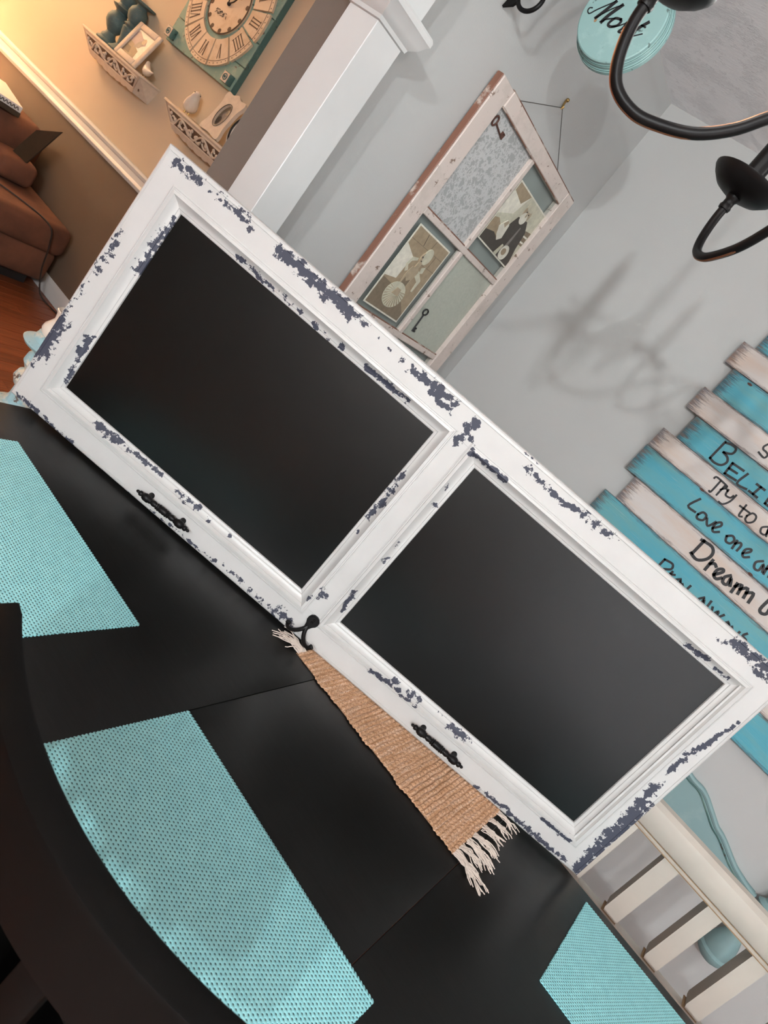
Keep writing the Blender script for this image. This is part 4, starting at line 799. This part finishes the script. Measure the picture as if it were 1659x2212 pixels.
def bird(x, y, z, rz, s, label, up=0):
    b = thing('bird_figurine', label, 'figurine', T(x, y, z, rz, s))
    # one continuous body: cross-sections from tail to beak
    sec = [(-.075, .052, .003, .004), (-.055, .046, .008, .007), (-.030, .038, .020, .018), (0, .034, .030, .028), (.022, .042, .028, .030), (.034, .060, .019, .021), (.042, .074, .016, .017), (.050, .078, .010, .010), (.058, .077, .003, .003)]
    vs = []; n = 14
    for xx, zz, ry, rz_ in sec:
        for i in range(n): a = 2*math.pi*i/n; vs.append((xx, ry*math.cos(a), zz+rz_*math.sin(a)))
    fs = [(j*n+i, j*n+(i+1) % n, (j+1)*n+(i+1) % n, (j+1)*n+i) for j in range(len(sec)-1) for i in range(n)]+[tuple(range(n)), tuple(range((len(sec)-1)*n, len(sec)*n))[::-1]]
    Mb = Matrix.Translation((0, 0, .03)) @ Matrix.Rotation(-up, 4, 'Y') @ Matrix.Translation((0, 0, -.03))
    MB().add([Mb @ Vector(p) for p in vs], fs).build('body', 'porcelain', b, 70)
    MB().tube([(.005, .008, 0), (.005, .008, .012)], .004, 6).build('leg', 'brass', b); MB().tube([(.005, -.008, 0), (.005, -.008, .012)], .004, 6).build('leg', 'brass', b)
    for s_ in (-1, 1): MB().sphere(Mb @ Vector((.047, s_*.012, .080)), .0025, 8, 5).build('eye', 'ink', b)
bird(-3.795, 2.488, 1.3025, R(170), .85, 'small white bird figurine at the right end of the shelf with the candlesticks')
bird(-3.385, 2.50, 1.3025, R(-35), 1.25, 'plump white bird figurine beside the oval photo frame', R(12))
# leaning photo frame
def lean(name, label, x0, x1, z0, h, yb0, yb1, rz=0):
    W_ = x1-x0; ey = Vector((0, yb1-yb0, h)).normalized(); ex = Vector((1, 0, 0)); ez = ex.cross(ey)
    return thing(name, label, 'photo frame', frameM((x0, yb0, z0), ex, ey, ez) ), W_, math.hypot(h, yb1-yb0)
f, W_, H_ = lean('photo_frame', 'cream rectangular photo frame leaning on the carved shelf', -4.068, -3.838, 1.304, .205, 2.449, 2.505)
fw_ = .034
for a0, a1, b0, b1 in ((0, fw_, 0, H_), (W_-fw_, W_, 0, H_), (fw_+.0003, W_-fw_-.0003, 0, fw_), (fw_+.0003, W_-fw_-.0003, H_-fw_, H_)): MB().box(a0, a1, b0, b1, -.008, .008, .006, 2).build('frame_side', 'shelf_cream', f, 50)
MB().box(fw_-.004, W_-fw_+.004, fw_-.004, H_-fw_+.004, -.004, -.001).build('picture', 'ph_white', f)
for i, (mt, poly) in enumerate([('ph_lilac', [(0, .30), (.4, .42), (.62, .50), (.80, .62), (.70, .80), (.45, .80), (.1, .95), (0, .9)]), ('ph_mid', [(0, 0), (.75, 0), (.70, .30), (.3, .45), (0, .5)]), ('ph_grey', [(.35, .35), (.6, .4), (.7, .62), (.5, .7), (.4, .6)]), ('ph_skin', ell(.62, .72, .10, .12)), ('ph_dark', [(.05, .05), (.4, .05), (.3, .28), (.05, .3)])]):
    MB().prism([(fw_+(W_-2*fw_)*x, fw_+(H_-2*fw_)*y) for x, y in poly], -.0009, -.0007+.0001*i).build('print', mt, f, 0)
f, W_, H_ = lean('photo_frame', 'cream carved photo frame with an oval opening on the shelf by the pillar', -3.185, -3.040, 1.304, .215, 2.455, 2.50)
oc = [(0.02, 0), (.5, .03), (.98, 0), (1.03, .10), (.95, .30), (.95, .70), (1.03, .90), (.98, 1.0), (.72, .985), (.5, 1.05), (.28, .985), (.02, 1), (-.03, .9), (.05, .7), (.05, .30), (-.03, .10)]
ring = [tuple(p) for p in spline(oc+oc[:1], 4)][:-1]; n = len(ring); m = MB(); inner = []
for i, (x, y) in enumerate(ring): a = math.atan2(y-.5, x-.5); inner.append((.5+.23*math.cos(a), .5+.27*math.sin(a)))
vs = [(x*W_, y*H_, z) for z in (.010, -.010) for pl in (ring, inner) for x, y in pl]
m.add(vs, [f_ for i in range(n) for j in [(i+1) % n] for f_ in ((i, j, n+j, n+i), (2*n+i, 3*n+i, 3*n+j, 2*n+j), (i, 2*n+i, 2*n+j, j), (n+i, n+j, 3*n+j, 3*n+i))]).build('carved_border', 'shelf_cream', f, 30)
MB().prism([(x*W_, y*H_) for x, y in ell(.5, .5, .245, .285, 24)], -.004, -.002).build('picture', 'ph_mid', f)
for mt, pl in (('ph_grey', ell(.5, .46, .15, .18)), ('ph_skin', ell(.53, .62, .07, .07)), ('ph_dark', ell(.42, .38, .1, .1))): MB().prism([(x*W_, y*H_) for x, y in pl], -.0019, -.0017).build('print', mt, f, 0)
MB().tube([((.5+.25*math.cos(a))*W_, (.5+.29*math.sin(a))*H_, .010) for a in [i*math.pi/14 for i in range(28)]], .0025, 5, closed=True).build('bead_ring', 'ph_dark', f)
t = thing('round_plate', 'round cream plate with a dark rim standing at the back of the shelf', 'plate', frameM((-2.985, 2.535, 1.405), (1, 0, 0), (0, .12, .993), (0, -.993, .12)))
MB().lathe([(.001, 0), (.085, .0), (.100, .008), (.102, .012), (.094, .012), (.084, .006), (.001, .004)], 40).build('dish', 'porcelain', t, 40)
MB().tube([(.090*math.cos(a), .090*math.sin(a), .011) for a in [i*math.pi/24 for i in range(48)]], .005, 6, closed=True).build('dark_rim', 'ink', t)

# ---------------------------------------------------------------- roman numeral wall clock
ck = thing('wall_clock', 'large square teal wall clock with cream roman numeral tiles', 'clock', frameM((-3.560, YW-.0008, 1.838), (1, 0, 0), (0, 0, 1), (0, -1, 0)))
A = .318
for i in range(5):
    b0 = -A+2*A*i/5
    MB().box(-A, A, b0+.0012, b0+2*A/5-.0012, .001, .034, .003, 1).build('panel_board', 'clock_teal', ck, 30)
MB().box(A, A+.004, -A, A, .001, .034).build('edge_strip', 'teal_dark', ck)
nums = ['XII', 'I', 'II', 'III', 'IIII', 'V', 'VI', 'VII', 'VIII', 'IX', 'X', 'XI']
def glyph(m, txt, ang, rad):
    wd = {'I': .016, 'V': .030, 'X': .030}; tot = sum(wd[c] for c in txt); x = -tot/2; h = .034
    ca, sa = math.cos(ang-math.pi/2), math.sin(ang-math.pi/2)
    def put(x0, y0, x1, y1, hw):
        pts = [(x0, y0), (x1, y1)]; pts = [((px_)*ca-(py_+rad)*sa, (px_)*sa+(py_+rad)*ca) for px_, py_ in pts]
        m.stroke(pts, hw, lambda a, b, c: (a, b, c), .0475, .0482)
    for c in txt:
        w2 = wd[c]
        if c == 'I': put(x+w2/2, -h, x+w2/2, h, .0028); put(x+.002, -h, x+w2-.002, -h, .0012); put(x+.002, h, x+w2-.002, h, .0012)
        elif c == 'V': put(x+.005, h, x+w2/2, -h, .0030); put(x+w2-.005, h, x+w2/2, -h, .0014)
        else: put(x+.005, h, x+w2-.005, -h, .0030); put(x+w2-.005, h, x+.005, -h, .0014)
        x += w2
for i, tx in enumerate(nums):
    ang = math.pi/2-i*math.pi/6; a0, a1 = ang-math.pi/12+.022, ang+math.pi/12-.022
    arc = [a0+(a1-a0)*j/8 for j in range(9)]
    ti = MB().prism([(.300*math.cos(a), .300*math.sin(a)) for a in arc]+[(.170*math.cos(a), .170*math.sin(a)) for a in arc[::-1]], .034, .047).build('numeral_tile', 'clock_face', ck, 30)
    m = MB(); glyph(m, tx, ang, .232)
    for a, b in zip(arc, arc[1:]): m.stroke([(.278*math.cos(a), .278*math.sin(a)), (.278*math.cos(b), .278*math.sin(b))], .0012, lambda p, q, c: (p, q, c), .0471, .0478)
    for j in range(5): a = a0+(a1-a0)*(j+.5)/5; m.prism(ell(.289*math.cos(a), .289*math.sin(a), .0028, .0028, 8), .0471, .0478)
    m.build('numeral', 'clock_ink', ti, 0)
cf = MB().lathe([(.001, .034), (.142, .034), (.142, .046), (.001, .046)], 48).build('centre_disc', 'clock_face', ck, 30)
MB().tube([(.142*math.cos(a), .142*math.sin(a), .046) for a in [i*math.pi/24 for i in range(48)]], .003, 6, closed=True).build('disc_rim', 'clock_ink', cf)
for i in range(12):
    a = (i+.5)*math.pi/6; MB().prism(ell(.130*math.cos(a), .130*math.sin(a), .012, .012, 10), .046, .0468).build('stud_mark', 'clock_ink', cf, 0)
m = MB(); m.tube(spline([(0, 0, .056), (.03, .02, .056), (.05, .05, .056), (.07, .05, .056), (.09, .09, .056)], 4), .0035, 6); m.tube(spline([(0, 0, .054), (-.02, .04, .054), (-.01, .08, .054), (-.03, .12, .054), (-.03, .2, .054)], 4), .003, 6); m.sphere((0, 0, .052), .010, 10, 6)
m.build('hands', 'ink', ck, 50)
m = MB()
for i in range(26): m.tube([(.03*math.cos(i*.5)+.002*i-.05, -.055+.012*math.sin(i*1.7), .0475), (.03*math.cos(i*.5+.4)+.002*i-.05, -.055+.012*math.sin(i*1.7+.8), .0475)], .0015, 4)
m.build('script_scroll', 'clock_ink', cf, 0)
for sx in (-1, 1):
    for sy in (-1, 1):
        b = MB().box(sx*(A-.042)-.026, sx*(A-.042)+.026, sy*(A-.040)-.026, sy*(A-.040)+.026, .034, .068, .003).build('corner_block', 'teal_dark', ck, 30)
        MB().box(sx*(A-.042)-.024, sx*(A-.042)+.024, sy*(A-.040)-.024, sy*(A-.040)+.024, .0681, .0705, .001, 1).build('block_face', 'shelf_cream', b)
        MB().tube([(sx*(A-.042)+.014*math.cos(a), sy*(A-.040)+.014*math.sin(a), .0705) for a in [i*math.pi/9 for i in range(18)]], .003, 6, closed=True).build('rosette_ring', 'teal_dark', b)
        MB().sphere((sx*(A-.042), sy*(A-.040), .071), .0065, 10, 6).build('rosette', 'teal_dark', b)
